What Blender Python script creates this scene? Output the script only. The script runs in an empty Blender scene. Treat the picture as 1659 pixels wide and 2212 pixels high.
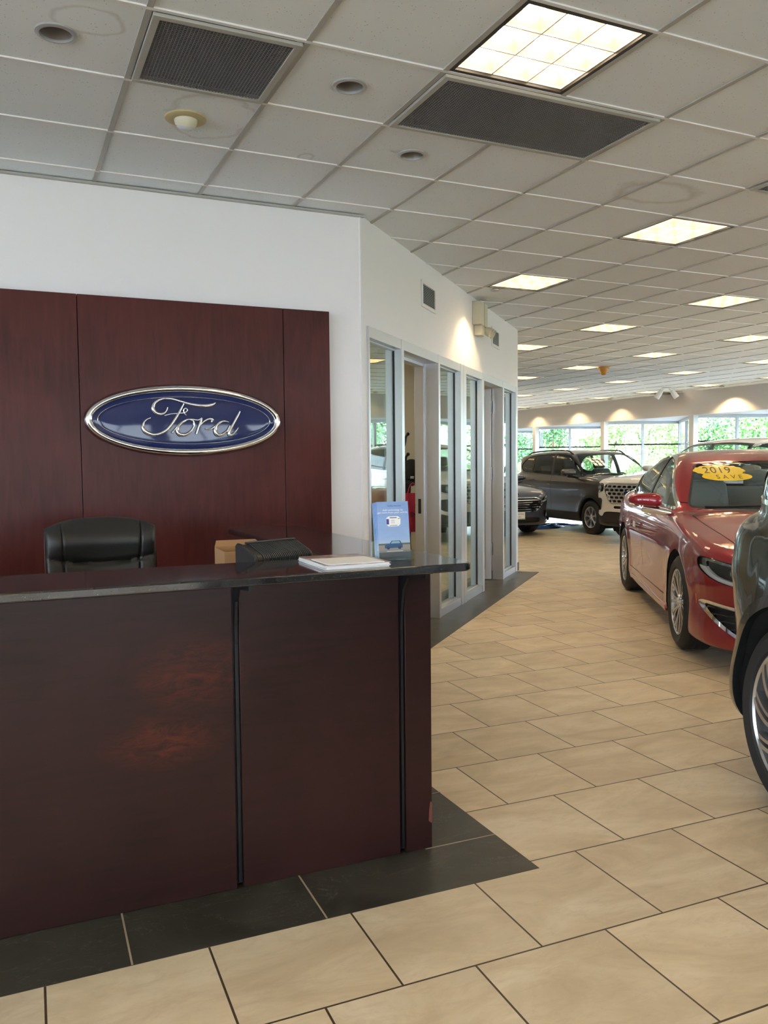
import bpy, bmesh, math, random
import numpy as np
from mathutils import Vector, Matrix
random.seed(7); RNG = np.random.default_rng(7)
S = bpy.context.scene; COL = S.collection
PI = math.pi
# ---------------------------------------------------------------- camera, world, lights
cam = bpy.data.cameras.new('camera'); camo = bpy.data.objects.new('camera', cam); COL.objects.link(camo)
cam.sensor_fit = 'HORIZONTAL'; cam.sensor_width = 36; cam.lens = 1792/1659*36; cam.clip_start = .05; cam.clip_end = 400
CX = Vector((0.910762, -0.412817, -0.009783)); CU = Vector((0.032746, 0.048586, 0.998282)); CW = Vector((0.411632, 0.909517, -0.057768))
mw = Matrix.Identity(4)
for i in range(3):
    mw[i][0] = CX[i]; mw[i][1] = CU[i]; mw[i][2] = -CW[i]
mw[2][3] = 1.37
camo.matrix_world = mw; S.camera = camo
S.view_settings.view_transform = 'Standard'; S.view_settings.look = 'None'; S.view_settings.gamma = 1.0
S.view_settings.use_curve_mapping = False; S.view_settings.exposure = 0.4
S.cycles.use_denoising = True; S.cycles.max_bounces = 8; S.cycles.diffuse_bounces = 4; S.cycles.glossy_bounces = 5
S.cycles.transmission_bounces = 8; S.cycles.transparent_max_bounces = 24; S.cycles.sample_clamp_indirect = 6
S.cycles.caustics_reflective = False; S.cycles.caustics_refractive = False
W = bpy.data.worlds.new('world'); S.world = W; W.use_nodes = True
wn = W.node_tree.nodes; wl = W.node_tree.links; bg = wn['Background']
tc = wn.new('ShaderNodeTexCoord'); sx = wn.new('ShaderNodeSeparateXYZ'); cr = wn.new('ShaderNodeValToRGB')
wl.new(tc.outputs['Generated'], sx.inputs[0]); wl.new(sx.outputs['Z'], cr.inputs[0]); wl.new(cr.outputs[0], bg.inputs[0])
cr.color_ramp.elements[0].color = (.82, .895, 1, 1); cr.color_ramp.elements[1].color = (.34, .55, 1, 1)
SKY = 11.0; bg.inputs[1].default_value = SKY
sun = bpy.data.lights.new('sun', 'SUN'); sun.energy = 20; sun.color = (1, .95, .82); sun.angle = .01
so = bpy.data.objects.new('sun', sun); COL.objects.link(so); so.location = (5, -10, 30)
so.rotation_euler = Vector((-.55, -.35, .75)).to_track_quat('Z', 'Y').to_euler()
LAMP = 13.0; CAN_W = 14
CE = 3.03; A0 = Vector((.5247, 3.1803)); TR = .0049; TS = .6096
def cpt(a, b):
    x, y = a*TS, b*TS
    return (A0.x+x*math.cos(TR)-y*math.sin(TR), A0.y+x*math.sin(TR)+y*math.cos(TR))

# ---------------------------------------------------------------- materials
MATS = {}
def lin(c): return tuple(((v/255)/12.92 if v/255 <= .04045 else ((v/255+.055)/1.055)**2.4) for v in c)
def mat(name, c=(.5, .5, .5), rough=.5, metal=0, coat=0, spec=.5, emit=None, es=1, crough=.03):
    if name in MATS: return MATS[name]
    m = bpy.data.materials.new(name); m.use_nodes = True; b = m.node_tree.nodes['Principled BSDF']
    b.inputs['Base Color'].default_value = (*c, 1); b.inputs['Roughness'].default_value = rough
    b.inputs['Metallic'].default_value = metal; b.inputs['Coat Weight'].default_value = coat
    b.inputs['Coat Roughness'].default_value = crough; b.inputs['Specular IOR Level'].default_value = spec
    if emit: b.inputs['Emission Color'].default_value = (*emit, 1); b.inputs['Emission Strength'].default_value = es
    m.diffuse_color = (*c, 1); MATS[name] = m
    return m
def N(m, t, **k):
    n = m.node_tree.nodes.new(t)
    for a, v in k.items():
        if a.startswith('i_'): n.inputs[a[2:].replace('_', ' ')].default_value = v
        else: setattr(n, a, v)
    return n
def L(m, a, b): m.node_tree.links.new(a, b)
def bs(m): return m.node_tree.nodes['Principled BSDF']
def ramp(m, fac, stops):
    r = N(m, 'ShaderNodeValToRGB'); L(m, fac, r.inputs[0]); e = r.color_ramp.elements
    while len(e) < len(stops): e.new(.5)
    for q, (p, c) in zip(e, stops): q.position = p; q.color = (*c, 1)
    return r.outputs[0]
def coords(m, scale=(1, 1, 1), rot=(0, 0, 0), loc=(0, 0, 0), kind='Object'):
    t = N(m, 'ShaderNodeTexCoord'); mp = N(m, 'ShaderNodeMapping'); L(m, t.outputs[kind], mp.inputs[0])
    mp.inputs['Scale'].default_value = scale; mp.inputs['Rotation'].default_value = rot; mp.inputs['Location'].default_value = loc
    return mp.outputs[0]
def noise(m, vec, scale, detail=4, rough=.55, dist=0):
    n = N(m, 'ShaderNodeTexNoise'); L(m, vec, n.inputs['Vector']); n.inputs['Scale'].default_value = scale
    n.inputs['Detail'].default_value = detail; n.inputs['Roughness'].default_value = rough; n.inputs['Distortion'].default_value = dist
    return n.outputs['Fac']
def mixc(m, fac, a, b, bt='MIX'):
    n = N(m, 'ShaderNodeMix', data_type='RGBA', blend_type=bt)
    for i, v in ((0, fac), (6, a), (7, b)):
        if isinstance(v, (int, float)): n.inputs[i].default_value = v
        elif isinstance(v, tuple): n.inputs[i].default_value = (*v, 1)
        else: L(m, v, n.inputs[i])
    return n.outputs[2]
def bump(m, h, s=.2, d=.01):
    n = N(m, 'ShaderNodeBump'); n.inputs['Strength'].default_value = s; n.inputs['Distance'].default_value = d
    L(m, h, n.inputs['Height']); L(m, n.outputs[0], bs(m).inputs['Normal'])
def math_(m, op, a, b=0.):
    n = N(m, 'ShaderNodeMath', operation=op)
    for i, v in ((0, a), (1, b)):
        if isinstance(v, (int, float)): n.inputs[i].default_value = v
        else: L(m, v, n.inputs[i])
    return n.outputs[0]
def glassm(name, tint=(.9, .97, .95), refl=1.0, tr=(.86, .93, .90), f0=.06):
    m = bpy.data.materials.new(name); m.use_nodes = True; t = m.node_tree; t.nodes.remove(bs(m))
    o = t.nodes['Material Output']; g = N(m, 'ShaderNodeBsdfGlossy'); g.inputs['Roughness'].default_value = 0.0
    g.inputs['Color'].default_value = (*tint, 1)
    tr_ = N(m, 'ShaderNodeBsdfTransparent'); tr_.inputs[0].default_value = (*tr, 1); mx = N(m, 'ShaderNodeMixShader')
    lw = N(m, 'ShaderNodeLayerWeight'); lw.inputs[0].default_value = .5
    p = math_(m, 'POWER', lw.outputs['Facing'], 3.5); q = math_(m, 'MULTIPLY_ADD', p, refl); q.node.inputs[2].default_value = f0
    L(m, q, mx.inputs[0]); L(m, tr_.outputs[0], mx.inputs[1]); L(m, g.outputs[0], mx.inputs[2]); L(m, mx.outputs[0], o.inputs[0])
    MATS[name] = m
    return m
def paint(name, c, c2=None, rough=.35, metal=.6):
    m = mat(name, c, rough, metal, 1.0)
    f = noise(m, coords(m), 900, 1); L(m, mixc(m, f, c, c2 or tuple(min(1, v*1.5) for v in c)), bs(m).inputs['Base Color'])
    return m

# wall paint
M_wall = mat('wall_paint', (.82, .80, .82), .55); bump(M_wall, noise(M_wall, coords(M_wall), 160, 2), .06, .002)
M_bulk = mat('bulkhead_paint', (.52, .52, .53), .6); bump(M_bulk, noise(M_bulk, coords(M_bulk), 120, 2), .06, .002)
M_office = mat('office_paint', (.60, .56, .46), .6); bump(M_office, noise(M_office, coords(M_office), 120, 2), .06, .002)
# ceiling tile with pin holes and water rings
def ceiling_mat():
    m = mat('ceiling_tile', (.60, .60, .62), .9); v = coords(m)
    vo = N(m, 'ShaderNodeTexVoronoi'); L(m, v, vo.inputs['Vector']); vo.inputs['Scale'].default_value = 55
    n = noise(m, v, 40, 2)
    h = math_(m, 'ADD', vo.outputs['Distance'], math_(m, 'MULTIPLY', n, .25))
    dots = math_(m, 'LESS_THAN', h, .235)
    base = mixc(m, noise(m, v, 1.3, 3), (.745, .805, .845), (.805, .86, .89))
    base = mixc(m, math_(m, 'MULTIPLY', dots, .65), base, (.25, .24, .24))
    for (cx_, cy_, rx, ry, w, col) in ((3.74, 4.09, .26, .17, .035, (.38, .33, .25)), (.33, 3.36, .13, .10, .012, (.42, .40, .36)), (1.53, 4.36, .035, .05, .012, (.40, .36, .30)), (.95, 4.05, .2, .25, .02, (.45, .43, .40))):
        t = N(m, 'ShaderNodeTexCoord'); sp = N(m, 'ShaderNodeSeparateXYZ'); L(m, t.outputs['Object'], sp.inputs[0])
        nn = noise(m, v, 6, 3)
        dx = math_(m, 'DIVIDE', math_(m, 'SUBTRACT', sp.outputs[0], cx_), rx); dy = math_(m, 'DIVIDE', math_(m, 'SUBTRACT', sp.outputs[1], cy_), ry)
        r = math_(m, 'SQRT', math_(m, 'ADD', math_(m, 'MULTIPLY', dx, dx), math_(m, 'MULTIPLY', dy, dy)))
        r = math_(m, 'ADD', r, math_(m, 'MULTIPLY', math_(m, 'SUBTRACT', nn, .5), .8))
        d = math_(m, 'ABSOLUTE', math_(m, 'SUBTRACT', r, 1.0))
        k = math_(m, 'SUBTRACT', 1.0, math_(m, 'MINIMUM', math_(m, 'DIVIDE', d, w/min(rx, ry)), 1.0))
        base = mixc(m, math_(m, 'MULTIPLY', k, .38), base, col)
    L(m, base, bs(m).inputs['Base Color']); bump(m, math_(m, 'SUBTRACT', 1., dots), .25, .002)
    return m
M_ceil = ceiling_mat()
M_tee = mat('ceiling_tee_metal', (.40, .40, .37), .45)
M_teehi = mat('ceiling_tee_highlight', (.78, .78, .78), .5)  # paler copy of the tee metal, paints the highlight on bars running one way
FR = -.0217
def floor_mat():
    m = mat('beige_stone_tile', (.6, .5, .4), .3, spec=.5)
    t = N(m, 'ShaderNodeTexCoord'); mp = N(m, 'ShaderNodeMapping', vector_type='TEXTURE'); L(m, t.outputs['Object'], mp.inputs[0])
    mp.inputs['Location'].default_value = (.9036, 1.9025, 0); mp.inputs['Rotation'].default_value = (0, 0, FR)
    ad = N(m, 'ShaderNodeVectorMath', operation='ADD'); L(m, mp.outputs[0], ad.inputs[0]); ad.inputs[1].default_value = (.5*.4333, 0, 0)
    b = N(m, 'ShaderNodeTexBrick'); L(m, ad.outputs[0], b.inputs['Vector']); b.offset = .5; b.squash = 1
    b.inputs['Scale'].default_value = 1; b.inputs['Brick Width'].default_value = .4333; b.inputs['Row Height'].default_value = .4435
    b.inputs['Mortar Size'].default_value = .0033; b.inputs['Mortar Smooth'].default_value = .1; b.inputs['Bias'].default_value = 0
    b.inputs['Color1'].default_value = (0, 0, 0, 1); b.inputs['Color2'].default_value = (1, 1, 1, 1); b.inputs['Mortar'].default_value = (0, 0, 0, 1)
    # per-tile offset of the veining
    off = N(m, 'ShaderNodeVectorMath', operation='SCALE'); L(m, b.outputs['Color'], off.inputs[0]); off.inputs['Scale'].default_value = 23
    v = N(m, 'ShaderNodeVectorMath', operation='ADD'); L(m, mp.outputs[0], v.inputs[0]); L(m, off.outputs[0], v.inputs[1])
    st = N(m, 'ShaderNodeMapping'); L(m, v.outputs[0], st.inputs[0]); st.inputs['Rotation'].default_value = (0, 0, .6); st.inputs['Scale'].default_value = (1, 2.4, 1)
    n1 = noise(m, st.outputs[0], 2.2, 7, .62, .9); n2 = noise(m, st.outputs[0], 9, 6, .7, 1.5)
    c = ramp(m, n1, ((.28, (.56, .45, .30)), (.5, (.70, .58, .40)), (.72, (.82, .71, .53))))
    c = mixc(m, math_(m, 'MULTIPLY', ramp(m, n2, ((.35, (1, 1, 1)), (.5, (0, 0, 0)))), .35), c, (.56, .44, .29))
    tone = mixc(m, b.outputs['Color'], (.90, .90, .90), (1.06, 1.05, 1.04)); c = mixc(m, 1., c, tone, 'MULTIPLY')
    c = mixc(m, b.outputs['Fac'], c, (.075, .05, .03))
    L(m, c, bs(m).inputs['Base Color'])
    L(m, math_(m, 'ADD', .27, math_(m, 'MULTIPLY', n2, .22)), bs(m).inputs['Roughness'])
    h = math_(m, 'SUBTRACT', math_(m, 'MULTIPLY', n2, .25), math_(m, 'MULTIPLY', b.outputs['Fac'], 1.)); bump(m, h, .25, .003)
    return m
M_floor = floor_mat()
def slate():
    m = mat('dark_slate_tile', (.05, .05, .045), .32); v = coords(m)
    n = noise(m, v, 3, 8, .65, 1.2); n2 = noise(m, coords(m, (1, 3, 1), (0, 0, .5)), 2.5, 5, .6, 2.0)
    c = ramp(m, n, ((.3, (.026, .025, .020)), (.6, (.055, .053, .043)), (.8, (.085, .078, .062))))
    vein = math_(m, 'LESS_THAN', math_(m, 'ABSOLUTE', math_(m, 'SUBTRACT', n2, .56)), .0035)
    c = mixc(m, math_(m, 'MULTIPLY', vein, .35), c, (.25, .23, .19)); L(m, c, bs(m).inputs['Base Color'])
    bump(m, n, .35, .004)
    return m
M_slate = slate()
M_grout = mat('pale_grout', (.36, .29, .20), .8)
def cherry(name, c1, c2, sc, rot=(0, 0, 0), rough=.34, worn=False):
    m = mat(name, c1, rough, 0, 0, spec=.22); v = coords(m, sc, rot)
    n = noise(m, v, 5, 8, .62, .6); big = noise(m, coords(m), 1.7, 3, .5, .4)
    c = ramp(m, n, ((.3, c1), (.7, c2))); c = mixc(m, ramp(m, big, ((.35, (0, 0, 0)), (.7, (.6, .6, .6)))), c, tuple(v*1.5 for v in c2))
    if worn:
        t = N(m, 'ShaderNodeTexCoord'); sp = N(m, 'ShaderNodeSeparateXYZ'); L(m, t.outputs['Object'], sp.inputs[0])
        k = None
        for cx_, cz_, rx, rz in ((.50, .72, .20, .14), (.42, .52, .22, .10)):
            dx = math_(m, 'DIVIDE', math_(m, 'SUBTRACT', sp.outputs[0], cx_), rx); dz = math_(m, 'DIVIDE', math_(m, 'SUBTRACT', sp.outputs[2], cz_), rz)
            r = math_(m, 'ADD', math_(m, 'MULTIPLY', dx, dx), math_(m, 'MULTIPLY', dz, dz))
            kk = math_(m, 'MAXIMUM', math_(m, 'SUBTRACT', 1., r), 0.)
            k = kk if k is None else math_(m, 'MAXIMUM', k, kk)
        wn_ = ramp(m, noise(m, coords(m, (2, 1, 6)), 6, 8, .75, 1), ((.40, (0, 0, 0)), (.72, (1, 1, 1))))
        c = mixc(m, math_(m, 'MULTIPLY', k, math_(m, 'MULTIPLY', wn_, 1.3)), c, (.088, .020, .012))
    L(m, c, bs(m).inputs['Base Color'])
    return m
M_panel = cherry('cherry_wall_veneer', (.038, .0080, .0075), (.075, .017, .015), (6, 6, .7))
M_desk = cherry('cherry_desk_veneer', (.0145, .0062, .0058), (.026, .0098, .0090), (.8, 1, 7), worn=True)
def granite():
    m = mat('black_granite', (.02, .02, .02), .09); v = coords(m)
    vo = N(m, 'ShaderNodeTexVoronoi'); L(m, v, vo.inputs['Vector']); vo.inputs['Scale'].default_value = 480
    n = noise(m, v, 120, 3)
    c = ramp(m, math_(m, 'MULTIPLY', vo.outputs['Color'], n), ((.22, (.006, .006, .007)), (.46, (.022, .021, .021)), (.66, (.14, .135, .13))))
    L(m, c, bs(m).inputs['Base Color']); bs(m).inputs['IOR'].default_value = 1.75
    return m
M_granite = granite()
M_alu = mat('brushed_aluminium', (.62, .64, .68), .38, .85)
M_alu2 = mat('window_aluminium', (.60, .62, .66), .45, .3)
M_chrome = mat('chrome', (.85, .86, .88), .06, 1)
M_black = mat('black_plastic', (.012, .012, .013), .45)
M_bsteel = mat('dark_steel', (.02, .02, .024), .4, .6)
M_rubber = mat('black_rubber', (.016, .016, .017), .62); bump(M_rubber, noise(M_rubber, coords(M_rubber), 150, 2), .1, .002)
M_leather = mat('black_leather', (.018, .018, .017), .42); bump(M_leather, noise(M_leather, coords(M_leather), 350, 3), .25, .002)
M_card = mat('cardboard', (.42, .24, .11), .85); bump(M_card, noise(M_card, coords(M_card), 40, 3), .1, .002)
M_white = mat('white_paper', (.86, .86, .86), .5)
M_cream = mat('cream_plastic', (.60, .57, .44), .45)
M_beigepl = mat('aged_cream_trim', (.52, .44, .24), .5)
M_lens = mat('frosted_bulb', (.55, .57, .60), .25)
M_orange = mat('orange_plastic', (.55, .25, .03), .45)
M_glass = glassm('office_glass', f0=.17, refl=.75, tr=(.74, .83, .79))
M_winglass = glassm('window_glass', tr=(.95, .97, .97), f0=.03, refl=.5)
M_cglass = glassm('car_glass', tr=(.74, .80, .76), f0=.035, refl=.45)
M_cdark = glassm('car_glass_dark', tr=(.32, .35, .34), f0=.07, refl=.8)
M_acry = glassm('clear_acrylic', tr=(.93, .96, .96), f0=.015, refl=.08)
M_lamp = mat('troffer_diffuser', (.9, .85, .7), .6, emit=(1.0, .82, .60), es=LAMP)
M_duct = mat('duct_black', (.02, .022, .025), .7)
M_egg = mat('eggcrate_metal', (.20, .205, .22), .45, .3)
M_grilled = mat('vent_louvre', (.55, .55, .55), .5)

# ---------------------------------------------------------------- mesh helpers
def tag(o, label=None, cat=None, group=None, kind=None):
    if label: o['label'] = label
    if cat: o['category'] = cat
    if group: o['group'] = group
    if kind: o['kind'] = kind
    return o
def empty(name, loc=(0, 0, 0), rz=0, label=None, cat=None, group=None):
    o = bpy.data.objects.new(name, None); COL.objects.link(o); o.location = loc; o.rotation_euler = (0, 0, rz); o.empty_display_size = .1
    return tag(o, label, cat, group)
class MB:
    def __init__(s): s.v = []; s.f = []; s.mi = []; s.mats = []
    def mid(s, m):
        if m not in s.mats: s.mats.append(m)
        return s.mats.index(m)
    def add(s, vs, fs, m=None, T=None):
        o = len(s.v); k = s.mid(m) if m else 0
        s.v += [tuple(T @ Vector(p)) if T else tuple(p) for p in vs]
        s.f += [tuple(i+o for i in f) for f in fs]; s.mi += [k]*len(fs)
        return s
    def box(s, x0, x1, y0, y1, z0, z1, m=None, T=None):
        v = [(x, y, z) for x in (x0, x1) for y in (y0, y1) for z in (z0, z1)]
        return s.add(v, [(0, 1, 3, 2), (4, 6, 7, 5), (0, 4, 5, 1), (2, 3, 7, 6), (0, 2, 6, 4), (1, 5, 7, 3)], m, T)
    def prism(s, poly, d0, d1, m=None, T=None, axis='z'):  # poly in 2D, extruded from d0 to d1
        f = {'z': lambda a, b, c: (a, b, c), 'y': lambda a, b, c: (a, c, b), 'x': lambda a, b, c: (c, a, b)}[axis]
        n = len(poly); v = [f(a, b, d0) for a, b in poly]+[f(a, b, d1) for a, b in poly]
        fs = [tuple(range(n))[::-1], tuple(range(n, 2*n))]+[(i, (i+1) % n, n+(i+1) % n, n+i) for i in range(n)]
        return s.add(v, fs, m, T)
    def lathe(s, prof, n=32, m=None, T=None, axis='z', closed=False):  # prof: (r, h)
        k = len(prof); v = []
        for i in range(n):
            a = 2*PI*i/n; c, q = math.cos(a), math.sin(a)
            for r, h in prof: v.append({'z': (r*c, r*q, h), 'y': (r*c, h, r*q), 'x': (h, r*c, r*q)}[axis])
        fs = []
        for i in range(n):
            j = (i+1) % n
            for a in range(k if closed else k-1):
                b = (a+1) % k; q = (i*k+a, j*k+a, j*k+b, i*k+b); fs.append(q)
        return s.add(v, fs, m, T)
    def tube(s, pts, r, n=8, m=None, T=None, cap=True):
        pts = [Vector(p) for p in pts]; rs = r if isinstance(r, (list, tuple)) else [r]*len(pts); v = []; fs = []; up = None
        for i, p in enumerate(pts):
            d = (pts[min(i+1, len(pts)-1)]-pts[max(i-1, 0)]).normalized()
            if up is None: up = Vector((0, 0, 1)) if abs(d.z) < .9 else Vector((1, 0, 0))
            a = d.cross(up).normalized(); up = a.cross(d).normalized()
            for j in range(n):
                t = 2*PI*j/n; v.append(tuple(p+(a*math.cos(t)+up*math.sin(t))*rs[i]))
        for i in range(len(pts)-1):
            for j in range(n): k = (j+1) % n; fs.append((i*n+j, i*n+k, (i+1)*n+k, (i+1)*n+j))
        if cap: fs += [tuple(range(n))[::-1], tuple(range((len(pts)-1)*n, len(pts)*n))]
        return s.add(v, fs, m, T)
    def build(s, name, m=None, parent=None, smooth=False, bev=0, fix=True):
        me = bpy.data.meshes.new(name); me.from_pydata(s.v, [], s.f)
        mats = s.mats if s.mats else [m]
        for q in mats: me.materials.append(q)
        if len(mats) > 1: me.polygons.foreach_set('material_index', s.mi)
        if fix:
            bm = bmesh.new(); bm.from_mesh(me); bmesh.ops.recalc_face_normals(bm, faces=bm.faces); bm.to_mesh(me); bm.free()
        if smooth:
            me.shade_smooth()
            try: me.set_sharp_from_angle(angle=math.radians(smooth if smooth > 1 else 40))
            except Exception: pass
        o = bpy.data.objects.new(name, me); COL.objects.link(o)
        if bev:
            b = o.modifiers.new('bevel', 'BEVEL'); b.width = bev; b.segments = 2; b.limit_method = 'ANGLE'
            me.shade_smooth()
            try: me.set_sharp_from_angle(angle=math.radians(45))
            except Exception: pass
        if parent: o.parent = parent
        return o
def rbox(name, dims, r, m, parent=None, loc=(0, 0, 0), rot=(0, 0, 0), seg=3, taper=None):
    b = bmesh.new(); bmesh.ops.create_cube(b, size=1)
    for v in b.verts:
        v.co = Vector((v.co.x*dims[0], v.co.y*dims[1], v.co.z*dims[2]))
        if taper and v.co.z > 0: v.co.x *= taper[0]; v.co.y *= taper[1]
    bmesh.ops.bevel(b, geom=b.edges[:], offset=r, segments=seg, profile=.5, affect='EDGES')
    me = bpy.data.meshes.new(name); b.to_mesh(me); b.free(); me.materials.append(m); me.shade_smooth()
    try: me.set_sharp_from_angle(angle=math.radians(50))
    except Exception: pass
    o = bpy.data.objects.new(name, me); COL.objects.link(o); o.location = loc; o.rotation_euler = rot
    if parent: o.parent = parent
    return o
def text_mesh(body, size, ext=.0005, spacing=1.0):
    c = bpy.data.curves.new('t', 'FONT'); c.body = body; c.size = size; c.align_x = 'CENTER'; c.align_y = 'CENTER'; c.extrude = ext; c.space_character = spacing
    o = bpy.data.objects.new('t', c); COL.objects.link(o); dg = bpy.context.evaluated_depsgraph_get()
    me = bpy.data.meshes.new_from_object(o.evaluated_get(dg)); bpy.data.objects.remove(o); bpy.data.curves.remove(c)
    return me
def text(name, body, size, m, parent, mx, ext=.0005, spacing=1.0):
    me = text_mesh(body, size, ext, spacing); me.materials.clear(); me.materials.append(m); me.transform(mx)
    o = bpy.data.objects.new(name, me); COL.objects.link(o); o.parent = parent
    return o
def struct(o): o['kind'] = 'structure'; return o
def catmull(p, n=6, closed=False):
    p = [np.array(q, float) for q in p]; out = []; m = len(p)
    for i in range(m if closed else m-1):
        a, b, c, d = (p[(i-1) % m] if closed or i > 0 else 2*p[0]-p[1]), p[i], p[(i+1) % m], (p[(i+2) % m] if closed or i+2 < m else 2*p[-1]-p[-2])
        for t in np.arange(n)/n: out.append(.5*((2*b)+(-a+c)*t+(2*a-5*b+4*c-d)*t*t+(-a+3*b-3*c+d)*t**3))
    if not closed: out.append(p[-1])
    return [tuple(q) for q in out]
# ---------------------------------------------------------------- room shell
YC = [15.16+3.27*k for k in range(-9, 5)]         # window columns along the right wall
XW, XA, DA = 15.0, 17.0, -.8
Y0, Y1, XL = -14.3, 29.0, -7.0
saw = [(XW, YC[0])]
for y0, y1 in zip(YC[:-1], YC[1:]): saw += [(XA, y1+DA), (XW, y1)]
fp = [(XL, Y0), (XW, Y0)]+saw+[(XW, Y1), (XL, Y1)]
b = MB(); n = len(fp)
b.add([(x, y, 0) for x, y in fp]+[(x, y, -.1) for x, y in fp], [tuple(range(n)), tuple(range(n, 2*n))[::-1]]+[(i, (i+1) % n, n+(i+1) % n, n+i) for i in range(n)], M_floor)
struct(b.build('floor'))
# dark slate borders set into the floor
def strip(name, poly, joints):
    b = MB(); b.prism(poly, -.02, .0012, M_slate)
    for (p, q) in joints:
        p, q = Vector((*p, 0)), Vector((*q, 0)); d = (q-p).normalized(); w = Vector((-d.y, d.x, 0))*.0028
        b.prism([(p-w)[:2], (q-w)[:2], (q+w)[:2], (p+w)[:2]], 0, .0016, M_grout)
    struct(b.build(name))
strip('trim_1', [(XL, 2.42), (1.594, 2.277), (1.602, 4.85), (1.30, 4.85), (1.30, 2.9), (XL, 2.9)],
      [((.268, 2.30), (.275, 2.62)), ((.835, 2.29), (.842, 2.62)), ((-.30, 2.32), (-.29, 2.66)), ((1.31, 2.565), (1.595, 2.56)), ((1.32, 3.0), (1.6, 2.996))])
strip('trim_2', [(1.602, 4.19), (6.02, 8.605), (5.60, 9.05), (1.8, 5.25), (1.602, 5.05)],
      [((2.95, 5.54), (2.62, 5.62)), ((3.55, 6.14), (3.3, 6.3)), ((4.25, 6.84), (4.0, 7.0)), ((4.9, 7.49), (4.6, 7.6)), ((5.5, 8.09), (5.2, 8.2))])
# ceiling: tiles one by one, holes where a can light sits, gaps where a troffer or a grille sits
b = MB()
CAN = {(-1, 0): (.224, 3.505), (1, 0): (1.428, 3.477), (2, 1): (2.042, 4.101), (0, 1): (.834, 4.104)}
VENT = {(0, 0), (2, 0), (3, 0), (6, 0), (7, 0), (23, 20), (23, 19)}
def office(x, y): return y-x > 2.35 and x < 6.6
LT = []
a_lo, a_hi, b_lo, b_hi = -13, 28, -30, 43
for i in range(-4, 8):
    for j in range(-11, 16):
        a, c = 2+4*i, -1+3*j; x, y = cpt(a+.5, c+.5)
        if office(x, y) or a+1 > 24 or a < a_lo or y > Y1-1 or y < Y0+1: continue
        if (a, c) in ((2, 2),): continue
        LT.append((a, c))
LTS = set(LT)
tz = CE+.006
for a in range(a_lo, a_hi):
    for c in range(b_lo, b_hi):
        x, y = cpt(a+.5, c+.5)
        if y > 5.6 and x < y-3.7 and x < 5.0 or x > XW+.5 or y > Y1+.5 or y < Y0-.5 or x < XL-.5: continue
        if (a, c) in LTS or (a, c) in VENT: continue
        p = [cpt(a, c), cpt(a+1, c), cpt(a+1, c+1), cpt(a, c+1)]
        if (a, c) in CAN:
            hx, hy = CAN[(a, c)]; R_ = .064 if (a, c) != (0, 1) else .05; sq = []
            K = 32; ring = [(hx+R_*math.cos(2*PI*k/K), hy+R_*math.sin(2*PI*k/K), tz) for k in range(K)]
            cxx, cyy = hx, hy
            for k in range(K):
                t = 2*PI*k/K; dx, dy = math.cos(t), math.sin(t); lo = 1e9
                for q in range(4):
                    A, B = p[q], p[(q+1) % 4]; ex, ey = B[0]-A[0], B[1]-A[1]; den = dx*ey-dy*ex
                    if abs(den) < 1e-9: continue
                    s_ = ((A[0]-cxx)*ey-(A[1]-cyy)*ex)/den
                    if s_ > 0: lo = min(lo, s_)
                sq.append((cxx+dx*lo, cyy+dy*lo, tz))
            b.add(ring+sq, [(k, K+k, K+(k+1) % K, (k+1) % K) for k in range(K)], M_ceil)
        else:
            b.add([(*q, tz) for q in p], [(0, 3, 2, 1)], M_ceil)
ceil_o = b.build('ceiling', fix=False); struct(ceil_o)
b = MB(); T = Matrix.Translation((A0.x, A0.y, 0)) @ Matrix.Rotation(TR, 4, 'Z')
for a in range(a_lo, a_hi+1):
    x = a*TS
    y_lo, y_hi = b_lo*TS, b_hi*TS
    if a == 3:  # the wide grille has no bar across it
        segs = [(y_lo, 0), (TS, y_hi)]
    else: segs = [(y_lo, y_hi)]
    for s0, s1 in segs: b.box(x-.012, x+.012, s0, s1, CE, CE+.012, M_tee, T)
for c in range(b_lo, b_hi+1):
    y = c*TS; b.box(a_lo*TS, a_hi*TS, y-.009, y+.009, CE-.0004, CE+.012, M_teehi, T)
o = b.build('tee_grid', parent=ceil_o); o['label'] = 'grey metal grid of the ceiling'
b = MB(); b.box(XL-.3, XA+1.0, Y0-.3, Y1+.3, CE+.35, CE+.55, M_bulk); b.build('sky_block_slab', parent=ceil_o)  # unseen slab added over the tiles to block sky and sun
b = MB(); b.box(XL-.2, 2.212, 5.215, 5.40, 0, CE+.3, M_wall); struct(b.build('wall_back'))
b = MB(); b.box(XL-.2, XL, 3.5, Y1, 0, CE+.3, M_wall); b.box(XL-.2, XL, Y0, 3.5, 0, .25, M_wall); b.box(XL-.2, XL, Y0, 3.5, 2.75, CE+.3, M_wall)
yl = np.linspace(Y0, 3.5, 8)
for y in yl: b.box(XL-.2, XL, max(Y0, y-.2), min(3.5, y+.2), .25, 2.75, M_wall)
struct(b.build('wall_left'))
b = MB(); b.box(XL, XW, Y1, Y1+.2, 0, CE+.3, M_wall); struct(b.build('wall_far'))
b = MB(); b.box(XW, XW+.2, Y0, Y1, 2.47, CE+.3, M_bulk)
for y0, y1 in zip(YC[:-1], YC[1:]): b.prism([(XW+.1, y0), (XA+.25, y1+DA-.15), (XA+.3, y1+DA+.1), (XW+.1, y1+.15)], 2.475, 2.62, M_bulk)
struct(b.build('wall_right'))
b = MB()
for y in YC: b.box(XW-.03, XW+.12, y-.075, y+.075, 0, 2.475, M_alu2)
struct(b.build('trim_3', bev=.004))
# ceiling angle at the wall heads
b = MB(); b.box(XL, 2.23, 5.19, 5.215, CE-.012, CE, M_tee); struct(b.build('trim_4'))
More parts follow.
